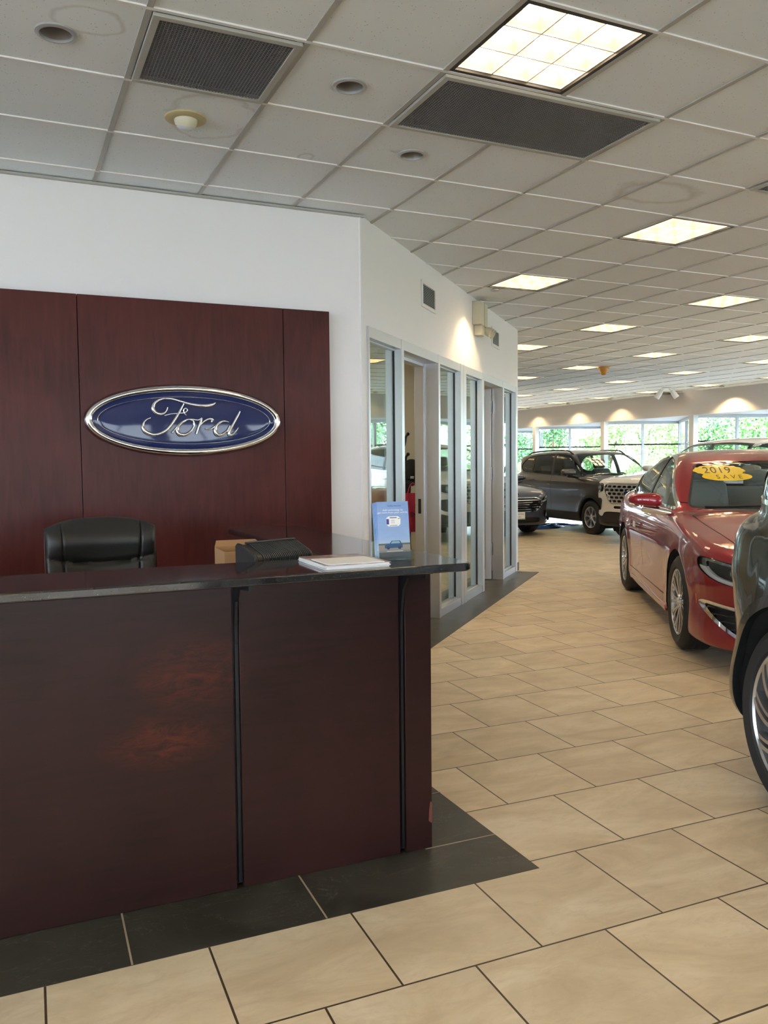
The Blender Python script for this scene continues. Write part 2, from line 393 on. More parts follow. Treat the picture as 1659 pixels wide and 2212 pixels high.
# sawtooth bay windows
WN = [0]
def window(p, q, z0=.0, z1=2.47, mull=(.5,), trans=(1.84,), fw=.05, dp=.08, gm=None, m=None):
    WN[0] += 1; p, q = Vector((*p, 0)), Vector((*q, 0)); Lg = (q-p).length; d = (q-p).normalized()
    T = Matrix.Translation(p) @ Matrix(((d.x, -d.y, 0, 0), (d.y, d.x, 0, 0), (0, 0, 1, 0), (0, 0, 0, 1)))
    m = m or M_alu2; b = MB(); xs = [0]+[Lg*t for t in mull]+[Lg]
    for x in xs: b.box(max(0, x-fw/2-.01*(x in (0, Lg))), min(Lg, x+fw/2+.01), -dp/2, dp/2, z0, z1, m, T)
    for z in (z0, z1-.07): b.box(0, Lg, -dp/2+.002, dp/2-.002, z, z+.07, m, T)
    for z in trans: b.box(0, Lg, -.02, .02, z-.02, z+.02, M_bsteel, T)
    o = b.build('window_%d' % WN[0]); struct(o)
    for x0, x1 in zip(xs[:-1], xs[1:]):
        g = MB(); g.box(x0+.02, x1-.02, -.004, .004, z0+.05, z1-.05, gm or M_winglass, T); g.build('pane', parent=o)
    return o
for y0, y1 in zip(YC[:-1], YC[1:]):
    window((XW+.06, y1), (XA, y1+DA)); window((XA, y1+DA), (XW+.06, y0), mull=(.5,))
# wall behind the camera with a row of windows
b = MB(); b.box(XL, XW, Y0-.2, Y0, 0, .7, M_wall); b.box(XL, XW, Y0-.2, Y0, 2.45, CE+.3, M_wall)
xs = np.linspace(XL, XW, 9)
for x in xs: b.box(max(XL, x-.25), min(XW, x+.25), Y0-.2, Y0, .7, 2.45, M_wall)
struct(b.build('wall_front'))
for y0, y1 in zip(yl[:-1], yl[1:]): window((XL-.1, y0+.2), (XL-.1, y1-.2), .25, 2.75, trans=())
for x0, x1 in zip(xs[:-1], xs[1:]): window((x0+.25, Y0-.1), (x1-.25, Y0-.1), .7, 2.45, trans=())

# ---------------------------------------------------------------- 45 degree office front
O0 = Vector((2.215, 5.22, 0)); q2 = math.sqrt(.5)
TO = Matrix.Translation(O0) @ Matrix(((q2, -q2, 0, 0), (q2, q2, 0, 0), (0, 0, 1, 0), (0, 0, 0, 1)))   # x along the front, y into the office
def sx_(x): return (x-2.215)/q2
SE = sx_(5.90); HD = 2.315
b = MB(); b.box(-.02, SE, 0, .14, HD, CE+.3, M_wall, TO); b.box(sx_(5.835), SE, -.001, .139, 0, HD, M_wall, TO)
b.box(SE-.14, SE, .14, 4.5, 0, CE+.3, M_wall, TO); b.box(-.02, sx_(2.272), 0, .13, 0, HD, M_wall, TO)
struct(b.build('wall_office'))
b = MB(); b.box(SE-.1, SE+.012, -.012, .1, 0, .10, M_black, TO); struct(b.build('baseboard_office'))
b = MB(); b.box(2.56, 2.66, .14, 2.6, 0, 2.46, M_office, TO); struct(b.build('wall_partition'))
b = MB(); b.box(.1, SE-.14, 2.6, 2.72, 0, CE, M_office, TO); b.box(0.0, .1, .16, 2.6, 0, CE, M_office, TO); struct(b.build('wall_office_back'))
b = MB(); b.box(.1, SE-.15, .14, 2.6, 2.46, 2.50, M_ceil, TO); struct(b.build('ceiling.001'))
for k_, (s_a, s_b) in enumerate(((.7, 1.3), (3.1, 3.7))):  # unseen glowing panels added to brighten the dark office interiors
    r = empty('ceiling_light', TO @ Vector((s_a, 1.0, 2.459)), PI/4, 'added ceiling light brightening the %s office behind the glass front' % ('first', 'second')[k_], 'ceiling light')
    b = MB(); b.box(0, .6, 0, .6, -.012, 0, M_alu2); b.build('frame', parent=r)
    b = MB(); b.box(.03, .57, .03, .57, -.016, -.0122, M_lamp); b.build('diffuser', parent=r)
DPF = .115
def frame_open(s0, s1, glass=True, post_r=None, bot=.07):
    """one framed light of the office front: head, side stiles, sill and the pane"""
    global WN
    b = MB(); b.box(s0, s1, -.012, DPF, HD-.075, HD, M_alu, TO)
    if glass:
        b.box(s0, s1, -.006, DPF-.01, 0, bot, M_alu, TO)
        for z in (bot, HD-.085): b.box(s0, s1, .035, .075, z, z+.01, M_alu, TO)
    WN[0] += 1; o = b.build('window_%d' % WN[0], bev=.002); struct(o)
    if glass:
        g = MB(); g.box(s0+.002, s1-.002, .052, .060, bot, HD-.07, M_glass, TO); g.build('pane', parent=o)
        k = MB()
        for x in (s0, s1-.006): k.box(x, x+.006, .044, .068, bot, HD-.07, M_black, TO)
        k.build('gasket', parent=o)
    return o
ops = [(2.287, 2.750, 1), (2.792, 3.433, 0), (3.471, 3.949, 1), (4.095, 4.552, 1), (4.608, 5.251, 0), (5.293, 5.770, 1)]
for x0, x1, g in ops: frame_open(sx_(x0), sx_(x1), g)
b = MB()
for x0, x1 in ((2.272, 2.287), (2.750, 2.792), (3.433, 3.471), (3.949, 4.020), (4.024, 4.095), (4.552, 4.608), (5.251, 5.293), (5.770, 5.832)):
    b.box(sx_(x0), sx_(x1), -.014, DPF, 0, HD+.001, M_alu, TO)
struct(b.build('trim_5', bev=.002))
# door of the first office, swung inwards, seen edge on
def leaf(num, s, ang, w, hinge_plates):
    T = TO @ Matrix.Translation((s, .12, 0)) @ Matrix.Rotation(ang, 4, 'Z')
    b = MB()
    for x0, x1 in ((0, .07), (w-.07, w)): b.box(x0, x1, 0, .045, .01, HD-.09, M_alu, T)
    for z0, z1 in ((.01, .12), (HD-.17, HD-.09)): b.box(.07, w-.07, .002, .043, z0, z1, M_alu, T)
    o = b.build('door_%d' % num, bev=.002); struct(o)
    g = MB(); g.box(.065, w-.065, .018, .026, .11, HD-.16, M_glass, T); g.build('pane', parent=o)
    h = MB()
    h.tube([T @ Vector((w-.035, -.045, .98)), T @ Vector((w-.035, -.045, 1.14))], .010, 10, M_chrome); h.tube([T @ Vector((w-.035, -.045, 1.06)), T @ Vector((w-.035, .09, 1.06))], .008, 8, M_chrome)
    h.build('door_handle', parent=o, smooth=40)
    if hinge_plates:
        k = MB()
        for z in (.36, 1.25, 2.02):
            k.box(-.012, -.001, .002, .043, z-.07, z+.07, M_chrome, T); k.tube([T @ Vector((-.006, -.008, z-.07)), T @ Vector((-.006, -.008, z+.07))], .009, 8, M_bsteel)
        k.build('hinge', parent=o)
    l = MB(); l.box(-.003 if not hinge_plates else w, .001 if not hinge_plates else w+.003, .014, .034, .93, 1.05, M_black, T); l.build('latch', parent=o)
b = MB(); b.box(sx_(3.413), sx_(3.44), DPF, DPF+.085, 0, HD-.06, M_alu, TO); b.box(sx_(2.78), sx_(2.80), DPF, DPF+.085, 0, HD-.06, M_alu, TO); b.box(sx_(2.80), sx_(3.413), DPF, DPF+.085, HD-.10, HD-.06, M_alu, TO)
o = b.build('door_1', bev=.002); struct(o)
b = MB(); b.box(sx_(3.413)-.004, sx_(3.413), DPF+.03, DPF+.055, .93, 1.06, M_black, TO); b.build('strike_plate', parent=o)
leaf(2, sx_(5.235), PI/2+.12, .84, True)

# ---------------------------------------------------------------- louvre grilles, emergency light, scallop lamp
def wall_louvre(x0, x1, z0, z1, lab):
    s0, s1 = sx_(x0), sx_(x1); r = empty('wall_vent', TO @ Vector(((s0+s1)/2, 0, z0)), 0, lab, 'vent', 'louvred vents over the office front')
    I = r.matrix_basis.inverted(); I = Matrix.Translation(-r.location)
    b = MB(); w = .03; T = I @ TO
    for q in ((s0, s1, z0, z0+w), (s0, s1, z1-w, z1), (s0, s0+w, z0+w, z1-w), (s1-w, s1, z0+w, z1-w)): b.box(q[0], q[1], -.012, -.0005, q[2], q[3], M_wall, T)
    b.build('frame', parent=r, bev=.002)
    b = MB(); b.box(s0+w, s1-w, -.0035, -.0008, z0+w, z1-w, M_duct, T); b.build('backing', parent=r)
    n = 12; b = MB()
    for k in range(n):
        z = z0+w+(k+.5)*(z1-z0-2*w)/n; b.prism([(-.004, z+.004), (-.014, z-.003), (-.013, z-.0055), (-.003, z+.0015)], s0+w, s1-w, M_grilled, T, 'x')
    b.build('louvres', parent=r)
wall_louvre(3.124, 3.402, 2.655, 2.875, 'white louvred vent on the office wall nearest the corner')
wall_louvre(4.88, 5.136, 2.655, 2.865, 'white louvred vent at the far end of the office wall')
r = empty('emergency_light', TO @ Vector((sx_(4.41), 0, 2.72)), 0, 'cream emergency light box high on the white wall above the offices', 'emergency light')
T = Matrix(((q2, -q2, 0, 0), (q2, q2, 0, 0), (0, 0, 1, 0), (0, 0, 0, 1)))
b = MB(); b.box(-.16, .13, -.09, -.0005, .04, .27, M_cream, T); b.box(-.02, -.012, -.092, -.05, .04, .27, M_bsteel, T); b.build('battery_box', parent=r, bev=.006)
b = MB(); b.box(-.10, .02, -.085, -.002, -.06, .04, M_cream, T); b.build('bracket', parent=r, bev=.006)
for s_ in (.07, .17):
    b = MB(); T2 = T @ Matrix.Translation((s_, -.10, .0)) @ Matrix.Rotation(.5, 4, 'X'); b.lathe([(0, .03), (.03, .03), (.045, 0), (.05, -.05), (.046, -.05), (.03, -.01), (0, 0)], 20, M_cream, T2, 'y')
    b.tube([T @ Vector((-.02, -.05, -.02)), T @ Vector((s_, -.07, 0))], .01, 8, M_cream); h = b.build('lamp_head', parent=r, smooth=40)
b = MB(); b.box(.14, .21, -.06, -.0005, .13, .24, M_cream, T); b.build('junction_box', parent=r, bev=.005)
b = MB(); b.tube([T @ Vector(p) for p in catmull([(.0, -.03, .27), (.01, -.035, .30), (.03, -.03, .31), (.05, -.02, .309)], 5)], .004, 6, M_bsteel); b.build('cable', parent=r, smooth=40)

# ---------------------------------------------------------------- ceiling fittings
def troffer(first=None):
    r = empty('ceiling_light'); h = TS/2-.014
    b = MB()
    for q in ((-h, h, -h, -h+.018), (-h, h, h-.018, h), (-h, -h+.018, -h+.018, h-.018), (h-.018, h, -h+.018, h-.018)): b.box(*q, .0, .02, M_black)
    b.build('frame', parent=r)
    b = MB(); k = h-.018; z1 = .085
    b.add([(-k, -k, z1), (k, -k, z1), (k, k, z1), (-k, k, z1)], [(0, 3, 2, 1)], M_lamp); b.build('diffuser', parent=r, fix=False)
    b = MB(); m = mat('louvre_cream', (.74, .63, .46), .45, 0)
    for i in range(3):
        for j in range(3):
            x0, x1, y0, y1 = -k+2*k*i/3, -k+2*k*(i+1)/3, -k+2*k*j/3, -k+2*k*(j+1)/3; q = .024
            b.add([(x0, y0, .014), (x1, y0, .014), (x1, y1, .014), (x0, y1, .014), (x0+q, y0+q, .074), (x1-q, y0+q, .074), (x1-q, y1-q, .074), (x0+q, y1-q, .074)], [(0, 4, 5, 1), (1, 5, 6, 2), (2, 6, 7, 3), (3, 7, 4, 0)], m)
    for i in range(4):
        x = -k+2*k*i/3
        b.box(x-.003, x+.003, -k, k, .012, .075, m); b.box(-k, k, x-.003, x+.003, .0125, .075, m)
    b.build('louvre', parent=r)
    return r
def copy_tree(o, parent=None):
    c = o.copy(); COL.objects.link(c); c.parent = parent
    for ch in [q for q in bpy.data.objects if q.parent == o]: copy_tree(ch, c)
    return c
proto = None; kids = None
lights_vis = {(2, -1): 'brightly lit square ceiling light nearest the camera, beside the wide grille', (6, 2): 'lit square ceiling light just past the brown water stain',
 (6, 5): 'lit square ceiling light just right of the emergency light box', (10, 5): 'lit square ceiling light in the third row, at the right edge of the photo',
 (10, 8): 'lit square ceiling light halfway down the showroom, right of the white wall end', (10, 11): 'lit ceiling light half hidden by the white wall end, highest of them',
 (14, 8): 'lit ceiling light cut by the right edge of the photo, above the red car', (14, 11): 'lit ceiling light right of and above the orange smoke detector',
 (14, 14): 'lit ceiling light touching the orange smoke detector on its left', (18, 11): 'lit ceiling light at the right edge of the photo, low over the bulkhead'}
for n_, (a, c) in enumerate(LT):
    if proto is None:
        proto = troffer(); kids = [q for q in bpy.data.objects if q.parent == proto]; r = proto
    else:
        r = proto.copy(); COL.objects.link(r)
        for ch in kids: k2 = ch.copy(); COL.objects.link(k2); k2.parent = r
    x, y = cpt(a+.5, c+.5); r.location = (x, y, CE+.001); r.rotation_euler = (0, 0, TR)
    lab = lights_vis.get((a, c)); tag(r, lab or ('lit square recessed ceiling light in the far rows of the showroom' if y > 8 and x > 4 else 'lit square recessed ceiling light beyond the edges of the photo'), 'ceiling light', 'square recessed ceiling lights')
def eggcrate(a, c, w, lab):
    x0, y0 = cpt(a, c); r = empty('return_air_grille', (x0, y0, CE-.004), TR, lab, 'grille', 'dark air grilles in the ceiling')
    Wd = w*TS; e = .016; f = .028
    b = MB()
    for q in ((e, Wd-e, e, e+f), (e, Wd-e, TS-e-f, TS-e), (e, e+f, e+f, TS-e-f), (Wd-e-f, Wd-e, e+f, TS-e-f)): b.box(*q, -.008, .006, M_tee)
    b.build('frame', parent=r, bev=.002)
    b = MB(); x0, x1, y0, y1 = e+f, Wd-e-f, e+f, TS-e-f
    n = int((x1-x0)/.0135); 
    for i in range(1, n): x = x0+(x1-x0)*i/n; b.box(x-.0013, x+.0013, y0, y1, -.003, .001, M_egg)
    n = int((y1-y0)/.0135)
    for i in range(1, n): y = y0+(y1-y0)*i/n; b.box(x0, x1, y-.0013, y+.0013, -.0032, .001, M_egg)
    b.build('grid', parent=r)
    b = MB(); m = mat('dusty_filter', (.03, .03, .03), .9); v = coords(m); L(m, ramp(m, noise(m, v, 5, 5, .6), ((.35, (.004, .004, .005)), (.7, (.055, .052, .05)))), bs(m).inputs['Base Color'])
    b.box(x0-.01, x1+.01, y0-.01, y1+.01, .02, .03, m); b.build('filter', parent=r)
eggcrate(0, 0, 1, 'square dark air grille in the ceiling at upper left')
eggcrate(2, 0, 2, 'wide dark air grille beside the nearest ceiling light')
eggcrate(6, 0, 2, 'dark ceiling air grille cut by the right edge of the photo')
eggcrate(23, 20, 1, 'dark grille far away in the ceiling above the bulkhead, beside the spotlights')
M_can = mat('can_reflector', (.40, .39, .38), .35, .6); M_canring = mat('can_ring', (.50, .51, .52), .3, .4)
def downlight(x, y, lab, R_=.064, on=0, power=8, tile=True, sz=1.35, grp='small round can lights in the ceiling'):
    r = empty('downlight', (x, y, CE), 0, lab, 'downlight', grp)
    b = MB(); b.lathe([(R_-.002, .006), (R_-.001, -.004), (R_+.004, -.005), (R_+.015, -.001), (R_+.015, .006)], 36, M_canring); b.build('ring', parent=r, smooth=50)
    b = MB(); b.lathe([(R_-.001, .004), (R_-.006, .06), (R_-.022, .11), (0.0, .115)], 36, M_can); b.build('reflector', parent=r, smooth=50)
    b = MB(); b.lathe([(0, .075), (.02, .078), (.032, .09), (.034, .11)], 24, mat('lit_bulb', (.9, .8, .6), .4, emit=(1, .75, .45), es=12) if on else M_lens); b.build('bulb', parent=r, smooth=60)
    if on:
        s_ = bpy.data.lights.new('downlight_lamp', 'SPOT'); s_.energy = power; s_.color = (1, .68, .34); s_.spot_size = sz; s_.spot_blend = .5; s_.shadow_soft_size = .03
        so_ = bpy.data.objects.new('downlight_lamp', s_); COL.objects.link(so_); so_.location = (0, 0, .0 if tile else -.01); so_.parent = r
    return r
downlight(.224, 3.505, 'unlit round downlight at the far upper left of the ceiling', .062)
downlight(1.428, 3.477, 'unlit round downlight between the two dark grilles', .062)
downlight(2.042, 4.101, 'unlit round downlight below the wide grille', .062)
r = empty('eyeball_light', (.834, 4.104, CE), 0, 'yellowed swivel eyeball downlight bulging from the ceiling tile', 'downlight')
b = MB(); b.lathe([(.055, .004), (.056, -.006), (.075, -.008), (.098, -.001), (.098, .006)], 36, M_beigepl); b.build('ring', parent=r, smooth=50)
T = Matrix.Translation((0, 0, .005)) @ Matrix.Rotation(.35, 4, 'X')
b = MB(); b.lathe([(.053, .02), (.056, 0), (.054, -.02), (.047, -.036), (.044, -.034)], 32, M_cream, T); b.build('eyeball', parent=r, smooth=50)
b = MB(); b.lathe([(.043, -.028), (.04, -.042), (.028, -.052), (0, -.056)], 28, M_lens, T); b.build('bulb', parent=r, smooth=60)
YS = (21.5, 19.5, 17.7, 13.9, 10.9, 7.9)
YL = ('lit downlight at the far end of the bulkhead, next to the white wall end', 'lit downlight throwing the second warm arc on the bulkhead from the white wall end', 'lit downlight throwing the third warm arc on the bulkhead, over the grey SUV', 'lit downlight throwing the large warm arc on the bulkhead above the red sedan', 'lit downlight on the bulkhead, hidden outside the photo', 'lit downlight on the bulkhead, hidden outside the photo')
for i, y in enumerate(YS):
    downlight(14.62, y, YL[i], .05, on=1, power=(55, 62, 55, 130, 90, 90)[i], tile=False, grp='lit downlights along the bulkhead', sz=2.15).location.z = CE-.012
_p = TO @ Vector((sx_(4.10), -.30, 0))  # can added only to give the warm wall scallop a source
downlight(_p.x, _p.y, 'small added downlight throwing the warm scallop on the office wall near the emergency light', .03, on=1, power=45, sz=1.9, tile=False, grp=None).location.z = CE-.012
r = empty('smoke_detector', (9.588, 11.775, CE), 0, 'orange brown smoke detector hanging from the ceiling', 'smoke detector')
b = MB(); b.lathe([(0, -.03), (.10, -.03), (.105, -.01), (.105, -.0008), (0, -.0008)], 28, M_orange); b.build('base', parent=r, smooth=40)
b = MB(); b.lathe([(0, -.14), (.03, -.14), (.05, -.12), (.05, -.09), (.065, -.07), (.07, -.03), (0, -.03)], 28, M_orange); b.build('sensor_head', parent=r, smooth=40)
r = empty('twin_spotlight', (13.68, 14.61, CE), -.7, 'pair of white spotlight heads hanging from the far ceiling', 'spotlight')
b = MB(); b.box(-.1, .1, -.1, .1, -.02, -.0008, M_white); b.build('base_plate', parent=r, bev=.004)
for sx in (-1, 1):
    b = MB(); b.tube([(sx*.05, 0, -.02), (sx*.12, 0, -.09)], .012, 8, M_white); T = Matrix.Translation((sx*.17, 0, -.15)) @ Matrix.Rotation(sx*-.6, 4, 'Y')
    b.lathe([(0, .11), (.045, .11), (.06, .02), (.065, -.09), (.055, -.09), (.045, -.04), (0, -.03)], 20, M_white, T); h = b.build('lamp_head', parent=r, smooth=40)
    b = MB(); b.lathe([(0, -.075), (.053, -.075), (.053, -.08), (0, -.08)], 20, M_bsteel, T); b.build('lens', parent=h)
# ---------------------------------------------------------------- reception: wall panels, sign, desk, counter
for i, (x0, x1, lab) in enumerate(((XL+.02, .392, 'dark cherry wood wall panel at the left edge, left of the oval sign'), (.396, 1.627, 'dark cherry wood wall panel carrying the oval sign'), (1.631, 1.943, 'narrow dark cherry wood wall panel right of the oval sign'))):
    b = MB(); b.box(x0, x1, 5.13, 5.2145, 0, 2.365, M_panel)
    tag(b.build('wall_panel', bev=.0015), lab, 'wall panel', 'cherry panels on the reception wall')
r = empty('oval_sign', (1.0025, 5.13, 1.645), 0, 'blue oval sign with chrome rim and Ford in chrome script', 'sign')
EA, EB = .593, .218
def ell(f, y, n=96): return [(EA*math.cos(2*PI*i/n)*0+(EA-f)*math.cos(2*PI*i/n), y, (EB-f)*math.sin(2*PI*i/n)) for i in range(n)]
def rings(rr, m, name, par, smooth=60, capped=False):
    b = MB(); vs = []; n = 96
    for f, y in rr: vs += ell(f, y, n)
    fs = [(k*n+i, k*n+(i+1) % n, (k+1)*n+(i+1) % n, (k+1)*n+i) for k in range(len(rr)-1) for i in range(n)]
    if capped: fs.append(tuple(range((len(rr)-1)*n, len(rr)*n)))
    b.add(vs, fs, m); return b.build(name, parent=par, smooth=smooth)
rings([(.0, -.0005), (.0, -.02), (.004, -.036), (.014, -.050), (.026, -.055), (.038, -.052), (.048, -.040), (.050, -.030)], M_chrome, 'rim', r)
def sign_blue():
    m = mat('sign_blue_enamel', (.012, .022, .10), .04, 0, 0, .3); return m
rings([(.046, -.032), (.060, -.034), (.10, -.035)], sign_blue(), 'face', r, capped=True)
b = MB(); pts = [(p[0], -.0365, p[2]) for p in ell(.077, 0, 128)]; b.tube(pts+pts[:2], .0022, 6, M_chrome, cap=False); b.build('inner_line', parent=r, smooth=60)
def zp(X, Y): return ((X-805)/700*EA, -(Y-428)/262*EB)
strokes = [
 ([(668, 335), (655, 366), (625, 384), (590, 380), (568, 352), (572, 318), (600, 290), (645, 275), (700, 276), (760, 292), (820, 308), (880, 318), (940, 320), (985, 310), (1010, 295)], [3, 5, 8, 11, 12, 10, 7, 6, 7, 8, 9, 11, 12, 9, 3]),
 ([(790, 297), (768, 332), (738, 388), (700, 447), (660, 495), (612, 524), (562, 532), (515, 515), (494, 484), (500, 450), (522, 425), (550, 412)], [3, 6, 9, 10, 10, 9, 11, 12, 9, 6, 4, 3]),
 ([(645, 395), (690, 383), (745, 378), (785, 372), (806, 356), (797, 340), (780, 350), (784, 376), (798, 390)], [3, 4, 4, 4, 4, 4, 4, 4, 3]),
 ([(693, 520), (720, 488), (752, 452), (795, 425), (838, 420), (880, 424), (908, 408)], [7, 6, 6, 6, 5, 5, 4]),
 ([(795, 427), (755, 455), (732, 495), (745, 528), (785, 532), (825, 508), (850, 468), (846, 432), (820, 420)], [6, 8, 10, 12, 10, 7, 6, 6, 5]),
 ([(908, 408), (897, 440), (880, 485), (866, 526)], [4, 8, 8, 8]),
 ([(880, 482), (915, 440), (955, 416), (985, 420), (978, 438)], [4, 5, 7, 9, 5]),
 ([(930, 488), (965, 490), (1000, 470), (1035, 440), (1072, 430), (1105, 436)], [4, 5, 6, 6, 6, 4]),
 ([(1060, 430), (1020, 455), (1002, 495), (1015, 528), (1050, 530), (1090, 500), (1112, 462)], [5, 9, 11, 12, 9, 6, 5]),
 ([(1188, 355), (1163, 402), (1130, 462), (1105, 508), (1106, 532), (1132, 526), (1158, 500), (1175, 476)], [5, 9, 9, 10, 9, 7, 5, 3])]
b = MB()
for pts, wd in strokes:
    c = catmull([(p[0], p[1], w) for p, w in zip(pts, wd)], 6); P = [Vector((zp(q[0], q[1])[0], 0, zp(q[0], q[1])[1])) for q in c]
    b.tube(P, [q[2]*.00102 for q in c], 8, M_chrome, Matrix.Translation((0, -.041, 0)))
b.build('script_lettering', parent=r, smooth=60)

r = empty('reception_desk', (0, 2.592, 0), -.0192, 'dark cherry reception desk with flat panels and black reveals', 'desk')
for x0, x1 in ((-3.2, .634), (.656, 1.214), (1.237, 1.338)):
    b = MB(); b.box(x0, x1, 0, .022, .002, 1.017, M_desk); b.build('front_panel', parent=r, bev=.0015)
for x in (.645, 1.2255):
    b = MB(); b.box(x-.0108, x+.0108, .014, .024, .012, 1.017, M_bsteel); b.build('reveal', parent=r)
b = MB(); b.box(1.314, 1.336, .0225, 1.60, .002, 1.017, M_desk); b.build('end_panel', parent=r, bev=.0015)
b = MB(); b.box(-3.2, 1.313, .025, .045, .01, 1.017, M_black); b.box(1.29, 1.313, .046, 1.58, .01, 1.017, M_black); b.build('carcass', parent=r)
b = MB(); b.box(-3.2, 1.289, .046, .62, .72, .75, M_desk); b.box(.62, 1.289, .62, 1.56, .7201, .7499, M_desk); b.build('work_surface', parent=r)
b = MB(); b.box(.62, .64, .63, 1.56, .01, .7199, M_desk); b.box(.64, 1.289, 1.54, 1.56, .01, .7199, M_desk); b.box(-3.2, -3.18, .046, .62, .01, .7199, M_desk); b.build('pedestal', parent=r)
for x in (.645, 1.2255):   # slim steel brackets in the reveals, flaring forward under the counter
    b = MB(); b.prism([(.014, .80), (.0, .80), (-.004, .86), (-.020, .94), (-.058, .985), (-.20, 1.000), (-.20, 1.017), (.014, 1.017)], x-.0045, x+.0045, M_bsteel, axis='x')
    b.box(x-.022, x+.022, -.20, .0, 1.0135, 1.017, M_bsteel); b.box(x-.0045, x+.0045, -.001, .014, .02, .80, M_bsteel)
    b.build('counter_bracket', parent=r)
# chipped corner at the foot of the end panel
b = MB(); b.prism([(1.325, .10), (1.3385, .09), (1.3385, .165), (1.331, .17), (1.327, .14)], -.0006, .0, mat('bare_red_wood', (.16, .05, .035), .6), axis='y'); b.build('chipped_veneer', parent=r)
def arc(cx_, cy_, R_, a0, a1, n=8): return [(cx_+R_*math.cos(a0+(a1-a0)*i/n), cy_+R_*math.sin(a0+(a1-a0)*i/n)) for i in range(n+1)]
ZT = 1.045
poly = [(-3.2, 2.352)]+arc(1.335, 2.395, .055, -PI/2, 0)+arc(1.36, 4.20, .05, 0, PI/2)+arc(1.075, 4.20, .05, PI/2, PI)+[(1.035, 2.72), (-3.2, 2.80)]
b = MB(); b.prism(poly, ZT-.027, ZT, M_granite)
o = b.build('granite_countertop', bev=.005); tag(o, 'black speckled granite countertop with rounded end on the desk', 'countertop')
mo = o.modifiers['bevel']; mo.segments = 3

# office chair behind the counter
r = empty('office_chair', (.385, 4.02, 0), 0, 'black leather office chair behind the reception counter', 'chair')
def backrest():
    # one padded surface: rows in z, columns in x, with stitched side bolsters and a headrest roll
    b = MB(); nx, nz = 84, 60; vs = []
    for side in (0, 1):
        for j in range(nz+1):
            t = j/nz; z = .50+.635*t
            for i in range(nx+1):
                u = -1+2*i/nx; hw = .245-.02*(1-t)+.0
                edge = 1-abs(u)**6
                corner = max(0, (t-.90)/.10)
                zz = z-.045*corner*abs(u)**3
                thick = .055*math.sqrt(max(0, edge))*math.sqrt(max(0, 1-max(0, (t-.86)/.14)**2))*math.sqrt(max(.0, 1-max(0, (.06-t)/.06)**2))
                head = .034*math.exp(-((t-.84)/.10)**2)
                low = .016*math.exp(-((t-.30)/.22)**2)
                crease = -.020*math.exp(-((t-(.675+.05*u*u))/.016)**2)
                ub = .66+.06*t; bol = -.014*math.exp(-((abs(u)-ub)/.016)**2)
                f = (thick*.6+(head+low+crease+bol)*math.sqrt(max(0, edge)))
                y = -f-.02 if side == 0 else thick*.6-.02+.012
                wrap = .05*u*u
                vs.append((u*hw, y-wrap+.03+(.10*(t-.5)), zz))
    fs = []; m = (nx+1)*(nz+1)
    for j in range(nz):
        for i in range(nx):
            a = j*(nx+1)+i; fs.append((a, a+1, a+nx+2, a+nx+1)); fs.append((m+a, m+a+nx+1, m+a+nx+2, m+a+1))
    rim = [i for i in range(nx+1)]+[j*(nx+1)+nx for j in range(1, nz+1)]+[nz*(nx+1)+i for i in range(nx-1, -1, -1)]+[j*(nx+1) for j in range(nz-1, 0, -1)]
    for k in range(len(rim)): a, c = rim[k], rim[(k+1) % len(rim)]; fs.append((a, m+a, m+c, c))
    b.add(vs, fs, M_leather); return b
backrest().build('backrest', parent=r, smooth=70)
b = MB()
for sx in (-1, 1):
    b.tube([(sx*.244*1.0, .0+.028-.05+.02, z) for z in (.62, .8, .95)]+[(sx*.243, .025, 1.06), (sx*.235, .04, 1.10)], .0022, 6, M_black)
b.build('piping', parent=r, smooth=40)
rbox('seat', (.52, .50, .11), .045, M_leather, r, (0, -.20, .49))
for sx in (-1, 1):
    a = empty_arm = None
    b = MB(); b.tube(catmull([(sx*.29, -.02, .47), (sx*.31, .0, .56), (sx*.31, -.02, .66), (sx*.30, -.14, .69), (sx*.30, -.32, .685)], 5), .017, 8, M_black); b.tube([(sx*.20, -.1, .455), (sx*.29, -.02, .465)], .014, 8, M_black); b.build('armrest', parent=r, smooth=50)
b = MB(); b.lathe([(0, .44), (.03, .44), (.03, .28), (.045, .27), (.045, .12), (0, .12)], 20, M_black, Matrix.Translation((0, -.18, 0))); b.build('gas_lift', parent=r, smooth=50)
b = MB()
for k in range(5):
    t = 2*PI*k/5+.3; b.tube([(0, -.18, .13), (.15*math.cos(t), -.18+.15*math.sin(t), .12), (.30*math.cos(t), -.18+.30*math.sin(t), .085)], [.03, .024, .018], 8, M_black)
b.build('star_base', parent=r, smooth=50)
for k in range(5):
    t = 2*PI*k/5+.3; b = MB(); T = Matrix.Translation((.30*math.cos(t), -.18+.30*math.sin(t), .03)) @ Matrix.Rotation(t, 4, 'Z')
    b.lathe([(0, -.022), (.024, -.022), (.03, -.016), (.03, .016), (.024, .022), (0, .022)], 18, M_rubber, T, 'y'); b.tube([T @ Vector((0, 0, .0)), T @ Vector((0, 0, .055))], .008, 8, M_black); b.build('caster', parent=r, smooth=50)

